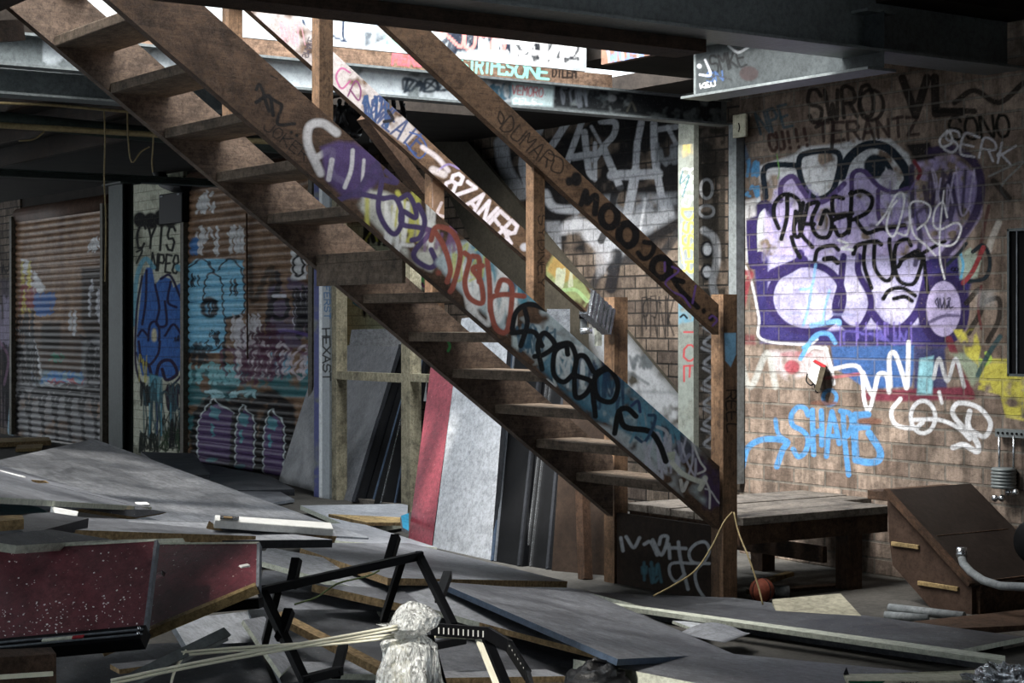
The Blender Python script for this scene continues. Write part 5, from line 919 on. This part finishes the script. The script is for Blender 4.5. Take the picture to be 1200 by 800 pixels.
board_('white triangular offcut on the boards at left', [(60, 593, .66), (92, 599, .64), (90, 604, .63), (66, 604, .64)], .02, M_white, M_white, name='white_offcut', cat='offcut')
board_('grey board with chipboard edge under the largest sheet', [(95, 596, .55), (180, 597, .5), (196, 600, .48), (160, 606, .50)], .035, M_gd, M_osb)
board_('dark board beneath the white triangular offcut', [(-40, 606, .69), (60, 600, .66), (104, 607, .65), (36, 625, .67)], .035, M_gd, M_edged)
board_('short wooden offcut with pale top at the left edge', [(-30, 605, .72), (26, 603, .72), (28, 608, .72), (-30, 613, .72)], .03, M_pinex, M_osb, name='timber_offcut', cat='timber')
board_('grey board with thick chipboard edge in the left pile', [(90, 606, .60), (260, 612, .52), (300, 628, .54), (66, 620, .66)], .028, M_gb, M_osb, edges={2: M_osb})
board_('dark-fronted grey board under the white trim', [(150, 610, .58), (250, 612, .55), (390, 632, .5), (146, 634, .62)], .03, M_gl, M_edged)
board_('white-edged board directly above the left maroon board', [(-40, 630, .72), (60, 620, .70), (132, 632, .66), (20, 639, .70)], .024, M_gd, M_edgew)
board_('long pale board whose edge runs above the maroon boards', [(-40, 650, .60), (140, 632, .60), (320, 628, .5), (310, 639, .56)], .02, M_gb, M_edgew)
e = empty('white_trim', onZ(320, 612, .5), 'white moulded plastic trim with metal plate on the pile', 'trim')
W, n = slabP([(252, 603, .60), (388, 612, .52), (391, 619, .52), (252, 609, .60)], 0); MB().hull([q - n * .03 for q in W], W).build('moulding', M_white, e, .004)
W, n = slabP([(258, 604.5, .605), (280, 606, .592), (280, 608.5, .592), (258, 607, .605)], 0); MB().hull([q - n * .003 for q in W], [q + n * .003 for q in W]).build('metal_plate', M_chrome, e)
W, n = slabP([(262, 605.2, .612), (272, 605.9, .604), (272, 607.3, .604), (262, 606.7, .612)], 0); MB().hull([q - n * .003 for q in W], [q + n * .002 for q in W]).build('slot', M_osb, e)
board_('pale board with chipboard front edge below the white trim', [(245, 610, .58), (392, 620, .5), (395, 628, .48), (262, 622, .56)], .03, M_gl, M_osb)
# maroon display boards with aluminium frames
def maroon(label, pts, th=.016, bottom=True, right=True):
    W = [atd(*p) for p in pts[:3]]; n = (W[1] - W[0]).cross(W[2] - W[0]).normalized()
    if n.dot(W[0] - CAM) < 0: n = -n
    r = ray(pts[3][0], pts[3][1]); W.append(CAM + r * ((W[0] - CAM).dot(n) / r.dot(n)))
    e = empty('display_board', tuple(W[3]), label, 'display board'); e.location.z = 0
    MB().hull([q + n * th for q in W], W, 0).build('panel', M_red, e)
    if right: MB().bar(W[1] + n * th / 2, W[2] + n * th / 2, .009, th + .004, tuple(n)).build('frame_edge', M_edgeg, e)
    MB().bar(W[0] + n * th / 2, W[1] + n * th / 2, .008, th + .003, tuple(n)).build('frame_edge', M_edgew, e)
    return e, W, n
e, W, n = maroon('larger maroon board in a dark metal frame at lower left', [(-120, 650, 5.3), (183, 633, 5.05), (170, 737, 4.75), (-120, 764, 4.9)])
a, b = W[3] + n * .01, W[2] + n * .01; dn = (W[2] - W[1]).normalized(); MB().bar(a + dn * .02, b + dn * .02, .05, .04, tuple(n)).build('frame_edge', M_black, e)
for k in range(2): MB().bar(a + dn * (.012 + .018 * k) - n * .022, b + dn * (.012 + .018 * k) - n * .022, .004, .004, tuple(n)).build('groove_strip', M_edgeg, e)
for u in (.985,):
    for k in (0, 1):
        q = a.lerp(b, u) + dn * (.01 + .02 * k) - n * .024; MB().lathe(tuple(q), [(0, -.004), (.005, -.004), (.006, 0), (.005, .004), (0, .004)], 12, axis='Y').build('screw', M_chrome, e)
u0, u1 = .605, .725; o = MB().bar(a.lerp(b, u0) + dn * .02 - n * .023, a.lerp(b, u1) + dn * .02 - n * .023, .009, .004, tuple(n)).build('label_strip', M_edgew, e); MB().bar(a.lerp(b, u1) + dn * .02 - n * .023, a.lerp(b, .77) + dn * .02 - n * .023, .009, .004, tuple(n)).build('label_strip', M_redp, e)
# flecks of plaster on the maroon board
m = MB(); rng = random.Random(8)
for k in range(170):
    u, v = (rng.uniform(.42, .97), rng.uniform(.05, .95)); v = v if rng.random() < .35 else rng.uniform(.6, .98)
    q = W[0].lerp(W[1], u).lerp(W[3].lerp(W[2], u), v) - n * .001; s_ = rng.uniform(.0008, .0032); a1 = rng.uniform(0, 3.1); t1 = (W[1] - W[0]).normalized(); t2 = dn
    d1 = (t1 * math.cos(a1) + t2 * math.sin(a1)) * s_; d2 = (t2 * math.cos(a1) - t1 * math.sin(a1)) * s_ * rng.uniform(.3, .9); m.hull([q - d1 - d2, q + d1 - d2, q + d1 + d2, q - d1 + d2], [q - d1 - d2 - n * .001, q + d1 - d2 - n * .001, q + d1 + d2 - n * .001, q - d1 + d2 - n * .001])
tag(m.build('plaster_flecks', M_white), 'scattered white plaster flecks on the larger maroon board', 'plaster flecks', kind='stuff')
slab('wood_chip', 'pale splinter at the left edge of the larger maroon board', 'wood chip', [(0, 694, .53), (10, 694, .53), (11, 697, .53), (0, 698, .53)], .004, M_pinex, M_pinex)
e, W, n = maroon('smaller maroon board with a broken pale lower edge', [(186, 637, 5.45), (303, 636, 5.3), (302, 690, 5.1), (172, 744, 5.0)], right=True)
W[3] = W[3]
MB().bar(W[3] - n * .004, W[2] - n * .004, .016, .03, tuple(n)).build('broken_edge', M_pinex, e)
o = MB().hull([atd(180, 672, 5.0), atd(190, 668, 5.05), atd(194, 671, 5.05), atd(192, 676, 5.05), atd(180, 678, 5.0)], [atd(180, 672, 5.04), atd(190, 668, 5.09), atd(194, 671, 5.09), atd(192, 676, 5.09), atd(180, 678, 5.04)]).build('corner_clip', M_chrome, e)
slab('wood_chip', 'white chip on the smaller maroon board', 'wood chip', [(280, 662, .62), (290, 660, .62), (293, 662, .62), (283, 664, .62)], .004, M_white, M_white)
tag(MB().bar(atd(120, 764, 4.95), atd(178, 740, 5.0), .03, .02).build('broken_rail', M_osb), 'splintered pale rail poking out below the maroon boards', 'timber')
tag(MB().bar(atd(240, 712, 5.35), atd(306, 706, 5.3), .035, .03).build('metal_channel', M_black), 'short black metal channel below the smaller maroon board', 'metal channel')
# box at the bottom left corner
e = empty('wooden_box', atd(20, 850, 4.4), 'dull brown wooden box corner at the bottom left', 'box'); e.location.z = 0
A_ = [atd(-80, 764, 4.5), atd(60, 758, 4.6), atd(66, 766, 4.5), atd(-80, 775, 4.4)]; B_ = [Vector((q.x, q.y, 0.0)) for q in A_]; MB().hull(B_, A_).build('body', M_old, e)
MB().bar(atd(-60, 797, 4.36), atd(62, 789, 4.45), .012, .01).build('edge_strip', M_cream, e)
# central boards
board_('grey sheet with raw chipboard edges in the middle of the pile', [(362, 636, .30), (480, 636, .16), (665, 681, .12), (455, 677, .25), (352, 642, .32)], .028, M_gb, M_osb)
board_('thin pale sheet behind the middle boards, left of the crimson sheet', [(330, 616, .16), (420, 612, .08), (512, 641, .1), (400, 634, .2)], .015, M_gl, M_edgew)
board_('pale floor sheet at the foot of the stud frame', [(352, 592, .06), (478, 590, .05), (477, 612, .05), (420, 622, .08), (385, 606, .08)], .03, M_gl, M_edgew)
board_('narrow timber strip lying at the foot of the stud frame', [(385, 602, .12), (470, 606, .10), (472, 612, .09), (430, 612, .1)], .02, M_pinex, M_osb, name='timber_strip', cat='timber')
board_('crumpled blue cloth scrap by the crimson sheet', [(470, 604, .15), (479, 601, .15), (479, 622, .1), (472, 618, .1)], .02, flat('blue_cloth', '2f86a8', .8), M_edgeg, name='cloth_scrap', cat='cloth')
board_('long pale sheet under the tube frame, its edge part white, part chipboard', [(300, 638, .36), (520, 680, .25), (722, 771, .12), (562, 729, .2), (305, 657, .35)], .022, M_gl, M_edgew, edges={2: M_osb})
board_('short board with chipboard edge under the black tube frame', [(366, 684, .30), (470, 690, .26), (500, 712, .24), (474, 708, .25)], .03, M_gb, M_osb)
board_('broad dark sheet behind the tube frame', [(308, 668, .22), (470, 676, .18), (560, 720, .14), (420, 716, .18), (300, 714, .22)], .02, M_gb, M_edgew)
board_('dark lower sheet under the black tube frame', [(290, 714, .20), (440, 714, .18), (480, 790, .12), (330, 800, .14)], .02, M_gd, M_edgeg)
board_('long chipboard strip crossing under the tube frame', [(322, 720, .27), (330, 716, .27), (448, 776, .2), (446, 784, .2)], .025, M_osb, M_osb, name='chipboard_strip', cat='timber')
board_('pale curved sheet leaning at the foot of the tube frame', [(285, 726, .30), (310, 722, .28), (345, 775, .18), (330, 790, .16)], .015, M_gl, M_edgew)
board_('flat white board low beneath the tube frame', [(200, 726, .32), (290, 716, .28), (300, 752, .22), (218, 756, .28)], .02, M_gw, M_edgeg)
board_('white board at the bottom, left of the wrapped post', [(345, 775, .16), (440, 775, .15), (450, 790, .14), (355, 788, .15)], .02, M_gl, M_edgew)
board_('dark sheet with slate-blue long edge at the centre of the floor', [(512, 681, .28), (690, 694, .10), (860, 766, .05), (724, 772, .14)], .022, M_gb, M_blue)
board_('wide grey sheet at the bottom centre', [(480, 716, .16), (600, 724, .12), (740, 800, .04), (520, 806, .1)], .02, M_gb, M_edgeg)
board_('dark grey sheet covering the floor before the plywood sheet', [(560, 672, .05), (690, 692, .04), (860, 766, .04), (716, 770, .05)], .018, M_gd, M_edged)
board_('dark grey sheet under the long pale-edged board', [(690, 694, .06), (860, 700, .05), (1200, 746, .05), (1110, 764, .05), (760, 712, .06)], .02, M_gd, M_edgew)
board_('grey sheet reaching from the long pale edge to the bottom right', [(756, 716, .035), (900, 738, .03), (1260, 790, .03), (1100, 812, .03), (810, 770, .03)], .015, M_gb, M_edgeg)
board_('thin pale edge board running across the right foreground', [(674, 702, .085), (684, 701, .085), (1178, 768, .085), (1176, 774, .085)], .02, M_edgew, M_edgew, name='edge_strip_board')
board_('front sheet with pale green edge at bottom centre', [(672, 772, .14), (850, 765, .10), (1110, 790, .08), (1060, 825, .1), (815, 800, .13)], .06, M_gb, M_edgew)
board_('small white offcut below the long pale edge', [(788, 727, .06), (828, 729, .06), (827, 738, .06), (815, 737, .06)], .012, M_gw, M_edgew, name='white_offcut', cat='offcut')
# curled sheet of paper
m = MB(); nu, nv = 14, 5; V = []
P4 = [onZ(798, 741, .06), onZ(862, 736, .07), onZ(880, 748, .05), onZ(850, 759, .06)]
for j in range(nv + 1):
    for i in range(nu + 1):
        u, v = i / nu, j / nv; q = P4[0].lerp(P4[1], u).lerp(P4[3].lerp(P4[2], u), v); V.append(q + Vector((0, 0, .03 * math.sin(math.pi * u) * (1 - v) + .02 * v * v)))
m.add(V, [[j * (nu + 1) + i, j * (nu + 1) + i + 1, (j + 1) * (nu + 1) + i + 1, (j + 1) * (nu + 1) + i] for j in range(nv) for i in range(nu)], 0, True)
o = m.build('curled_paper', M_gl, fixn=False); s_ = o.modifiers.new('thick', 'SOLIDIFY'); s_.thickness = .002; tag(o, 'curled sheet of grey paper on the dark floor sheets', 'paper')
for k, (x, y) in enumerate(((686, 728), (715, 724), (645, 718), (620, 722), (480, 706), (700, 790))): slab('wood_chip', 'tiny pale wood chip on the dark floor sheets', 'wood chip', [(x, y, .08), (x + 4, y - 1, .08), (x + 6, y + 1, .08), (x + 2, y + 2, .08)], .006, M_osb, M_osb, 'tiny wood chips on the floor sheets')
# ------------------------------------------------------------------ black tube frame (an upturned table frame)
tf = empty('tube_frame', atd(420, 740, 5.6), 'bent black square-tube table frame lying upturned on the boards', 'metal frame'); tf.location.z = 0
def tb(pts, s=.022, name='tube', par=tf, mat=M_black):
    P = [atd(*q) for q in pts]
    m = MB()
    for a, b in zip(P[:-1], P[1:]): d = (b - a).normalized() * s * .45; m.bar(a - d, b + d, s, s)
    return m.build(name, mat, par, .002)
tb([(308, 692, 5.4), (491, 651, 5.7)], .026, 'top_rail'); tb([(491, 651, 5.7), (530, 730, 5.5)], .024, 'leg'); tb([(307, 692, 5.4), (357, 797, 5.2)], .026, 'leg'); tb([(357, 796, 5.2), (396, 786, 5.3)], .026, 'top_rail')
tb([(463, 632, 5.75), (456, 656, 5.7)], .028, 'stub'); tb([(347, 659, 5.5), (342, 684, 5.47)], .028, 'stub'); tb([(524, 675, 5.75), (515, 700, 5.6)], .028, 'stub')
tb([(471, 657, 5.7), (450, 724, 5.9)], .022, 'leg'); tb([(325, 694, 5.45), (311, 750, 5.7)], .022, 'leg'); tb([(338, 719, 5.35), (329, 745, 5.3)], .028, 'stub'); tb([(402, 757, 5.45), (394, 788, 5.3)], .028, 'stub'); tb([(510, 756, 5.4), (541, 750, 5.5)], .024, 'stub')
# slotted black rail, cream bars
sb = empty('slotted_rail', atd(560, 760, 5.1), 'black slotted metal rail bent over cream bars beside the wrapped post', 'metal rail'); sb.location.z = 0
P = [atd(508, 737, 5.2), atd(572, 742, 5.15), atd(596, 756, 5.1), atd(618, 790, 5.0), atd(625, 815, 4.9)]
for a, b in zip(P[:-1], P[1:]): d = (b - a).normalized() * .006; MB().bar(a - d, b + d, .012, .036, (0, 0, 1)).build('channel', M_black, sb)
rng = random.Random(1)
for k in range(10): a = P[0].lerp(P[1], .1 + k * .09) - FW * .010; MB().bar(a + Vector((0, 0, .008)), a - Vector((0, 0, .010)), .0035, .002, tuple(FW)).build('slot', M_white, sb)
for k in range(7): a = P[2].lerp(P[3], .05 + k * .15) - FW * .012; MB().bar(a + Vector((0, 0, .007)), a - Vector((0, 0, .007)) + RT * .004, .0035, .002, tuple(FW)).build('slot', M_white, sb)
for (a, b) in (((560, 748), (590, 822)), ((493, 748), (512, 822))): MB().bar(atd(*a, 5.18), atd(*b, 5.0), .014, .012).build('cream_bar', M_cream, sb); MB().bar(atd(a[0] + 9, a[1] - 2, 5.2), atd(b[0] + 11, b[1], 5.02), .026, .02).build('black_bar', M_black, sb)
MB().bar(atd(508, 746, 5.22), atd(560, 748, 5.22), .006, .005).build('cream_bar', M_cream, sb)
board_('chipboard-edged board under the slotted rail', [(508, 786, .25), (640, 784, .2), (662, 792, .2), (520, 794, .25)], .02, M_gl, M_osb)
# post wrapped in clear plastic, with straps tied round it
wp = empty('wrapped_post', atd(480, 800, 5.0), 'upright bundle wrapped in crumpled clear plastic at the bottom centre', 'wrapped bundle'); wp.location.z = 0
import mathutils.noise as mn
def crumple(cpts, radii, n=72, rings=60, amp=.4, flatn=.7, name='plastic_wrap', mat=M_plastic, par=wp, seed=0):
    m = MB(); V = []
    cp = [Vector(q) for q in cpts]; K = len(cp) - 1
    for j in range(rings + 1):
        t = j / rings * K; k = min(int(t), K - 1); f = t - k; c_ = cp[k].lerp(cp[k + 1], f); r = radii[k] * (1 - f) + radii[k + 1] * f
        for i in range(n):
            a = 2 * math.pi * i / n; d = RT * math.cos(a) + FW * math.sin(a) * flatn
            w_ = .5 * mn.noise(Vector((2 * math.cos(a), 2 * math.sin(a), j * .05 + seed))) + .55 * abs(mn.noise(Vector((6 * math.cos(a), 6 * math.sin(a), j * .035 + seed)))) + .16 * abs(mn.noise(Vector((15 * math.cos(a), 15 * math.sin(a), j * .06 + seed)))) - .15
            V.append(c_ + d * r * (1 + amp * w_))
    F = [[j * n + i, j * n + (i + 1) % n, (j + 1) * n + (i + 1) % n, (j + 1) * n + i] for j in range(rings) for i in range(n)] + [[i for i in range(n)][::-1], [rings * n + i for i in range(n)]]
    m.add(V, F, 0, True); return m.build(name, mat, par)
crumple([atd(483, 912, 4.95), atd(481, 850, 4.97), atd(480, 790, 5.0), atd(480, 755, 5.03), atd(478, 742, 5.05)], [.095, .09, .085, .078, .05], rings=80, seed=1)
crumple([atd(476, 748, 5.03), atd(483, 735, 5.0), atd(490, 722, 5.02), atd(486, 710, 5.05), atd(482, 704, 5.05)], [.03, .062, .058, .035, .008], amp=.6, rings=40, seed=5)
crumple([atd(474, 740, 5.0), atd(461, 736, 4.98), atd(452, 731, 4.98)], [.03, .02, .028], amp=.6, rings=20, n=40, seed=9)
MB().bar(atd(500, 745, 5.06), atd(518, 912, 4.95), .035, .03).build('core_post', M_black, wp); MB().bar(atd(468, 750, 5.06), atd(474, 912, 4.95), .05, .03).build('core_post', M_cream, wp)
st = empty('plastic_straps', atd(320, 760, 4.9), 'pair of cream plastic straps tied to the wrapped bundle', 'straps'); st.location.z = 0
for pts, w in (([(466, 735, 4.96), (430, 742, 4.95), (380, 751, 4.9), (300, 765, 4.8), (220, 780, 4.7), (130, 799, 4.6)], .011), ([(462, 745, 4.98), (400, 752, 5.0), (330, 757, 5.0), (270, 761, 4.9), (212, 766, 4.85)], .010), ([(218, 763, 4.86), (205, 785, 4.8), (198, 812, 4.7)], .008)):
    P = [atd(*q) for q in cr(pts, 5)]; m = MB()
    for dx in (-1, 1): m.tube([q + Vector((0, 0, dx * w * .42)) for q in P], w * .38, 8)
    m.build('strap', M_cream, st)
# grey slotted angle at lower left
e = empty('slotted_angle', atd(200, 780, 4.8), 'grey slotted steel angle bar at the bottom left', 'angle bar'); e.location.z = 0
a, b = atd(118, 812, 4.6), atd(266, 740, 5.0); MB().bar(a, b, .03, .008, tuple(-FW + Vector((0, 0, .5)))).build('flange', M_steeld, e); MB().bar(a + Vector((0, 0, -.012)), b + Vector((0, 0, -.012)), .006, .026, (0, 0, 1)).build('flange', M_steeld, e)
up = (-FW + Vector((0, 0, .5))).normalized()
for k in range(14): q = a.lerp(b, .06 + k * .065) + up * .0045; dd = (b - a).normalized(); MB().bar(q - dd * .006, q + dd * .006, .004, .001, tuple(up)).build('slot', M_edgew, e)
slab('timber_offcut', 'small chipboard offcut on the dark boards at lower left', 'timber', [(129, 778, .25), (186, 772, .25), (186, 778, .25), (140, 784, .25)], .015, M_gb, M_osb)
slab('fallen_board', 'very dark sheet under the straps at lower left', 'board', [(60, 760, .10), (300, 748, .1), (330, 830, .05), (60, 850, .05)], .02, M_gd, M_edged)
# black bag
e = empty('black_bag', onZ(700, 805, .1), 'crumpled black bag at the bottom centre', 'bag'); m = MB(); c0 = atd(700, 808, 5.95); V = []
for j in range(15):
    for i in range(26):
        a, b = 2 * math.pi * i / 26, math.pi * .5 * j / 14; d = Vector((math.cos(a) * math.cos(b), math.sin(a) * math.cos(b), math.sin(b) * .75)); r = .115 * (1 + .25 * mn.noise(d * 3) + .12 * mn.noise(d * 8)); V.append(c0 + d * r)
m.add(V, [[j * 26 + i, j * 26 + (i + 1) % 26, (j + 1) * 26 + (i + 1) % 26, (j + 1) * 26 + i] for j in range(14) for i in range(26)] + [[14 * 26 + i for i in range(26)], [i for i in range(26)][::-1]], 0, True); m.build('bag_body', M_dbag, e)
MB().tube([c0 + RT * -.03 + Vector((0, 0, .08)), c0 + RT * -.01 + Vector((0, 0, .10)), c0 + RT * .03 + Vector((0, 0, .09))], .008, 8).build('handle', M_dbag, e)
# carton at bottom right
cb = empty('carton', atd(1065, 800, 5.9), 'white and green printed carton at the bottom right edge', 'carton'); cb.location.z = 0
A_ = [atd(988, 789, 6.0), atd(1142, 789, 6.1), atd(1146, 797, 5.9), atd(994, 797, 5.8)]; B_ = [Vector((q.x, q.y, .12)) for q in A_]
MB().hull(B_, A_).build('box_body', M_card, cb, .004); f0, f1 = A_[3], A_[2]; nn = (f1 - f0).cross(Vector((0, 0, 1))).normalized(); nn = nn if nn.dot(FW) < 0 else -nn
q = lambda u, z: f0.lerp(f1, u) + Vector((0, 0, z)) + nn * .002
MB().hull([q(.0, -.002), q(.28, -.002), q(.2, -.03), q(.05, -.03)], [q(.0, -.002) - nn * .001, q(.28, -.002) - nn * .001, q(.2, -.03) - nn * .001, q(.05, -.03) - nn * .001]).build('print_patch', M_greenp, cb)
MB().hull([atd(988, 790, 5.99), atd(992, 781, 6.0), atd(995, 790, 5.98)], [atd(988, 790, 5.96), atd(992, 781, 5.97), atd(995, 790, 5.95)]).build('flap', M_ink, cb)
cu = bpy.data.curves.new('print_text', 'FONT'); cu.body = 'DIW F'; cu.size = .022; cu.extrude = .0004; cu.materials.append(M_ink); o_ = bpy.data.objects.new('tmp', cu); COL.objects.link(o_); me_ = bpy.data.meshes.new_from_object(o_); bpy.data.objects.remove(o_); o = bpy.data.objects.new('print_text', me_); COL.objects.link(o)
xa = (f1 - f0).normalized(); za = Vector((0, 0, 1)); ya = za.cross(xa); R_ = Matrix((xa, za, xa.cross(za))).transposed().to_4x4(); o.parent = cb; o.matrix_basis = Matrix.Translation(q(.40, -.02) + nn * .001 - cb.location) @ R_
crump = empty('foil_heap', atd(1175, 800, 5.9), 'crumpled silver foil heap at the bottom right corner', 'foil'); crump.location.z = 0
m = MB(); c0 = atd(1182, 806, 5.9); V = []
for j in range(15):
    for i in range(30):
        a, b = 2 * math.pi * i / 30, math.pi * .5 * j / 14; d = Vector((math.cos(a) * math.cos(b), math.sin(a) * math.cos(b), math.sin(b) * .55)); r = .13 * (1 + .35 * mn.noise(d * 4 + Vector((3, 1, 2))) + .25 * mn.noise(d * 11)); V.append(c0 + d * r)
m.add(V, [[j * 30 + i, j * 30 + (i + 1) % 30, (j + 1) * 30 + (i + 1) % 30, (j + 1) * 30 + i] for j in range(14) for i in range(30)] + [[14 * 30 + i for i in range(30)], [i for i in range(30)][::-1]], 0, False); m.build('crumpled_foil', M_foil, crump)
# straw-like tape hanging from the newel
tag(MB().tube([atd(*q) for q in cr([(858, 600, 8.2), (848, 612, 8.15), (834, 640, 8.1), (815, 668, 8.0), (790, 685, 7.9), (766, 698, 7.8)], 5)], .004, 6).build('hanging_string', M_wire), 'frayed tan string trailing from the newel across the plywood sheet', 'string')
tag(MB().tube([atd(*q) for q in cr([(860, 600, 8.15), (866, 625, 8.1), (878, 655, 8.0), (888, 685, 7.95), (894, 708, 7.9)], 5)], .004, 6).build('hanging_string', M_wire), 'second tan string hanging right of the newel, in front of the ball', 'string')
tag(MB().tube([atd(*q) for q in cr([(345, 708, 5.9), (370, 700, 5.9), (385, 690, 5.9), (400, 682, 5.9), (430, 675, 6.0), (445, 668, 6.0)], 5)], .003, 6).build('loose_string', flat('green_string', '7f8f62', .7)), 'thin green string lying over the boards inside the tube frame', 'string')
# dark clutter under the stairs and the deck
def stick(name, label, cat, a, b, w, h, mat, up=(0, 0, 1)): return tag(MB().bar(atd(*a), atd(*b), w, h, up).build(name, mat), label, cat)
stick('old_post', 'dark reddish timber post standing behind the far newel post', 'post', (686, 679, 9.15), (682, 560, 9.3), .06, .05, M_oldz, (0, 1, 0))
lean('shade_panel', 'dark brown panel leaning in the shadow between the chrome-striped panel and the far newel post', 'panel', [(646, 676, 9.45), (730, 690, 9.2), (730, 470, 9.6), (662, 440, 9.8)], .03, M_ply, M_edged)  # dark planks, a sheet added to keep the space under the stairs shaded
stick('timber_batten', 'pale broken batten in the shadow under the deck', 'timber', (885, 684, 8.6), (926, 672, 9.0), .04, .02, M_pinex)
stick('timber_batten', 'brown timber lying along the floor under the deck', 'timber', (880, 697, 8.62), (1000, 689, 8.95), .07, .05, M_old)
e = empty('tin_can', atd(916, 692, 8.55), 'small pale blue tin lying beside the ball under the deck', 'tin'); e.location.z = 0
q_ = atd(916, 692, 8.55); q_.z = .028; MB().tube([q_ - RT * .035, q_ + RT * .035], .028, 16).build('can_body', M_hose, e); MB().tube([q_ - RT * .037, q_ - RT * .034], .030, 16).build('rim', M_chrome, e)
W, n = slabP([(908, 694, .14), (1000, 692, .14), (1008, 699, .13), (906, 703, .12)], 0)
stick('timber_stub', 'sawn timber stub jutting in at the top left corner', 'timber', (-30, 38, 7.2), (19, 36, 7.4), .09, .085, M_joisty)
# ------------------------------------------------------------------ light, sky, camera
w = bpy.data.worlds.new('sky'); bpy.context.scene.world = w; w.use_nodes = True; nt = w.node_tree; bg = nt.nodes['Background']; bg.inputs[0].default_value = (.87, .94, 1, 1); bg.inputs[1].default_value = 2.5
def sun(name, d, e, ang, col=(1, .95, .88)):
    l = bpy.data.lights.new(name, 'SUN'); l.energy = e; l.angle = math.radians(ang); l.color = col; o = bpy.data.objects.new(name, l); COL.objects.link(o); o.rotation_euler = Vector(d).to_track_quat('-Z', 'Y').to_euler(); return o
sun('sun', (-.14, .74, -.59), 4.2, 2.5)
def area(name, loc, tgt, sx, sy, e, col):
    l = bpy.data.lights.new(name, 'AREA'); l.shape = 'RECTANGLE'; l.size = sx; l.size_y = sy; l.energy = e; l.color = col; o = bpy.data.objects.new(name, l); COL.objects.link(o); o.location = loc; o.rotation_euler = (Vector(tgt) - Vector(loc)).to_track_quat('-Z', 'Y').to_euler(); return o
area('skylight', (-6.6, 3.1, 5.2), (-7.0, 5.4, .8), 2.0, 3.0, 850, (1, .97, .93))
area('rear_fill', (-9.2, 5.9, 4.4), (-9.4, 7.3, 1.2), 1.8, 1.2, 330, (.95, .98, 1))  # added lamp over the unseen rear gap, brightens the graffiti wall
sc = bpy.context.scene
cam = bpy.data.cameras.new('camera'); co = bpy.data.objects.new('camera', cam); COL.objects.link(co); sc.camera = co
co.location = CAM; co.rotation_euler = FW.to_track_quat('-Z', 'Y').to_euler(); cam.sensor_width = 36; cam.lens = 36 * FPX / 1200; cam.shift_y = -20 / 1200; cam.clip_start = .05
sc.view_settings.view_transform = 'Standard'; sc.view_settings.look = 'None'; sc.view_settings.gamma = 1; sc.view_settings.use_curve_mapping = False; sc.view_settings.exposure = 0.18
sc.cycles.max_bounces = 8; sc.cycles.diffuse_bounces = 4
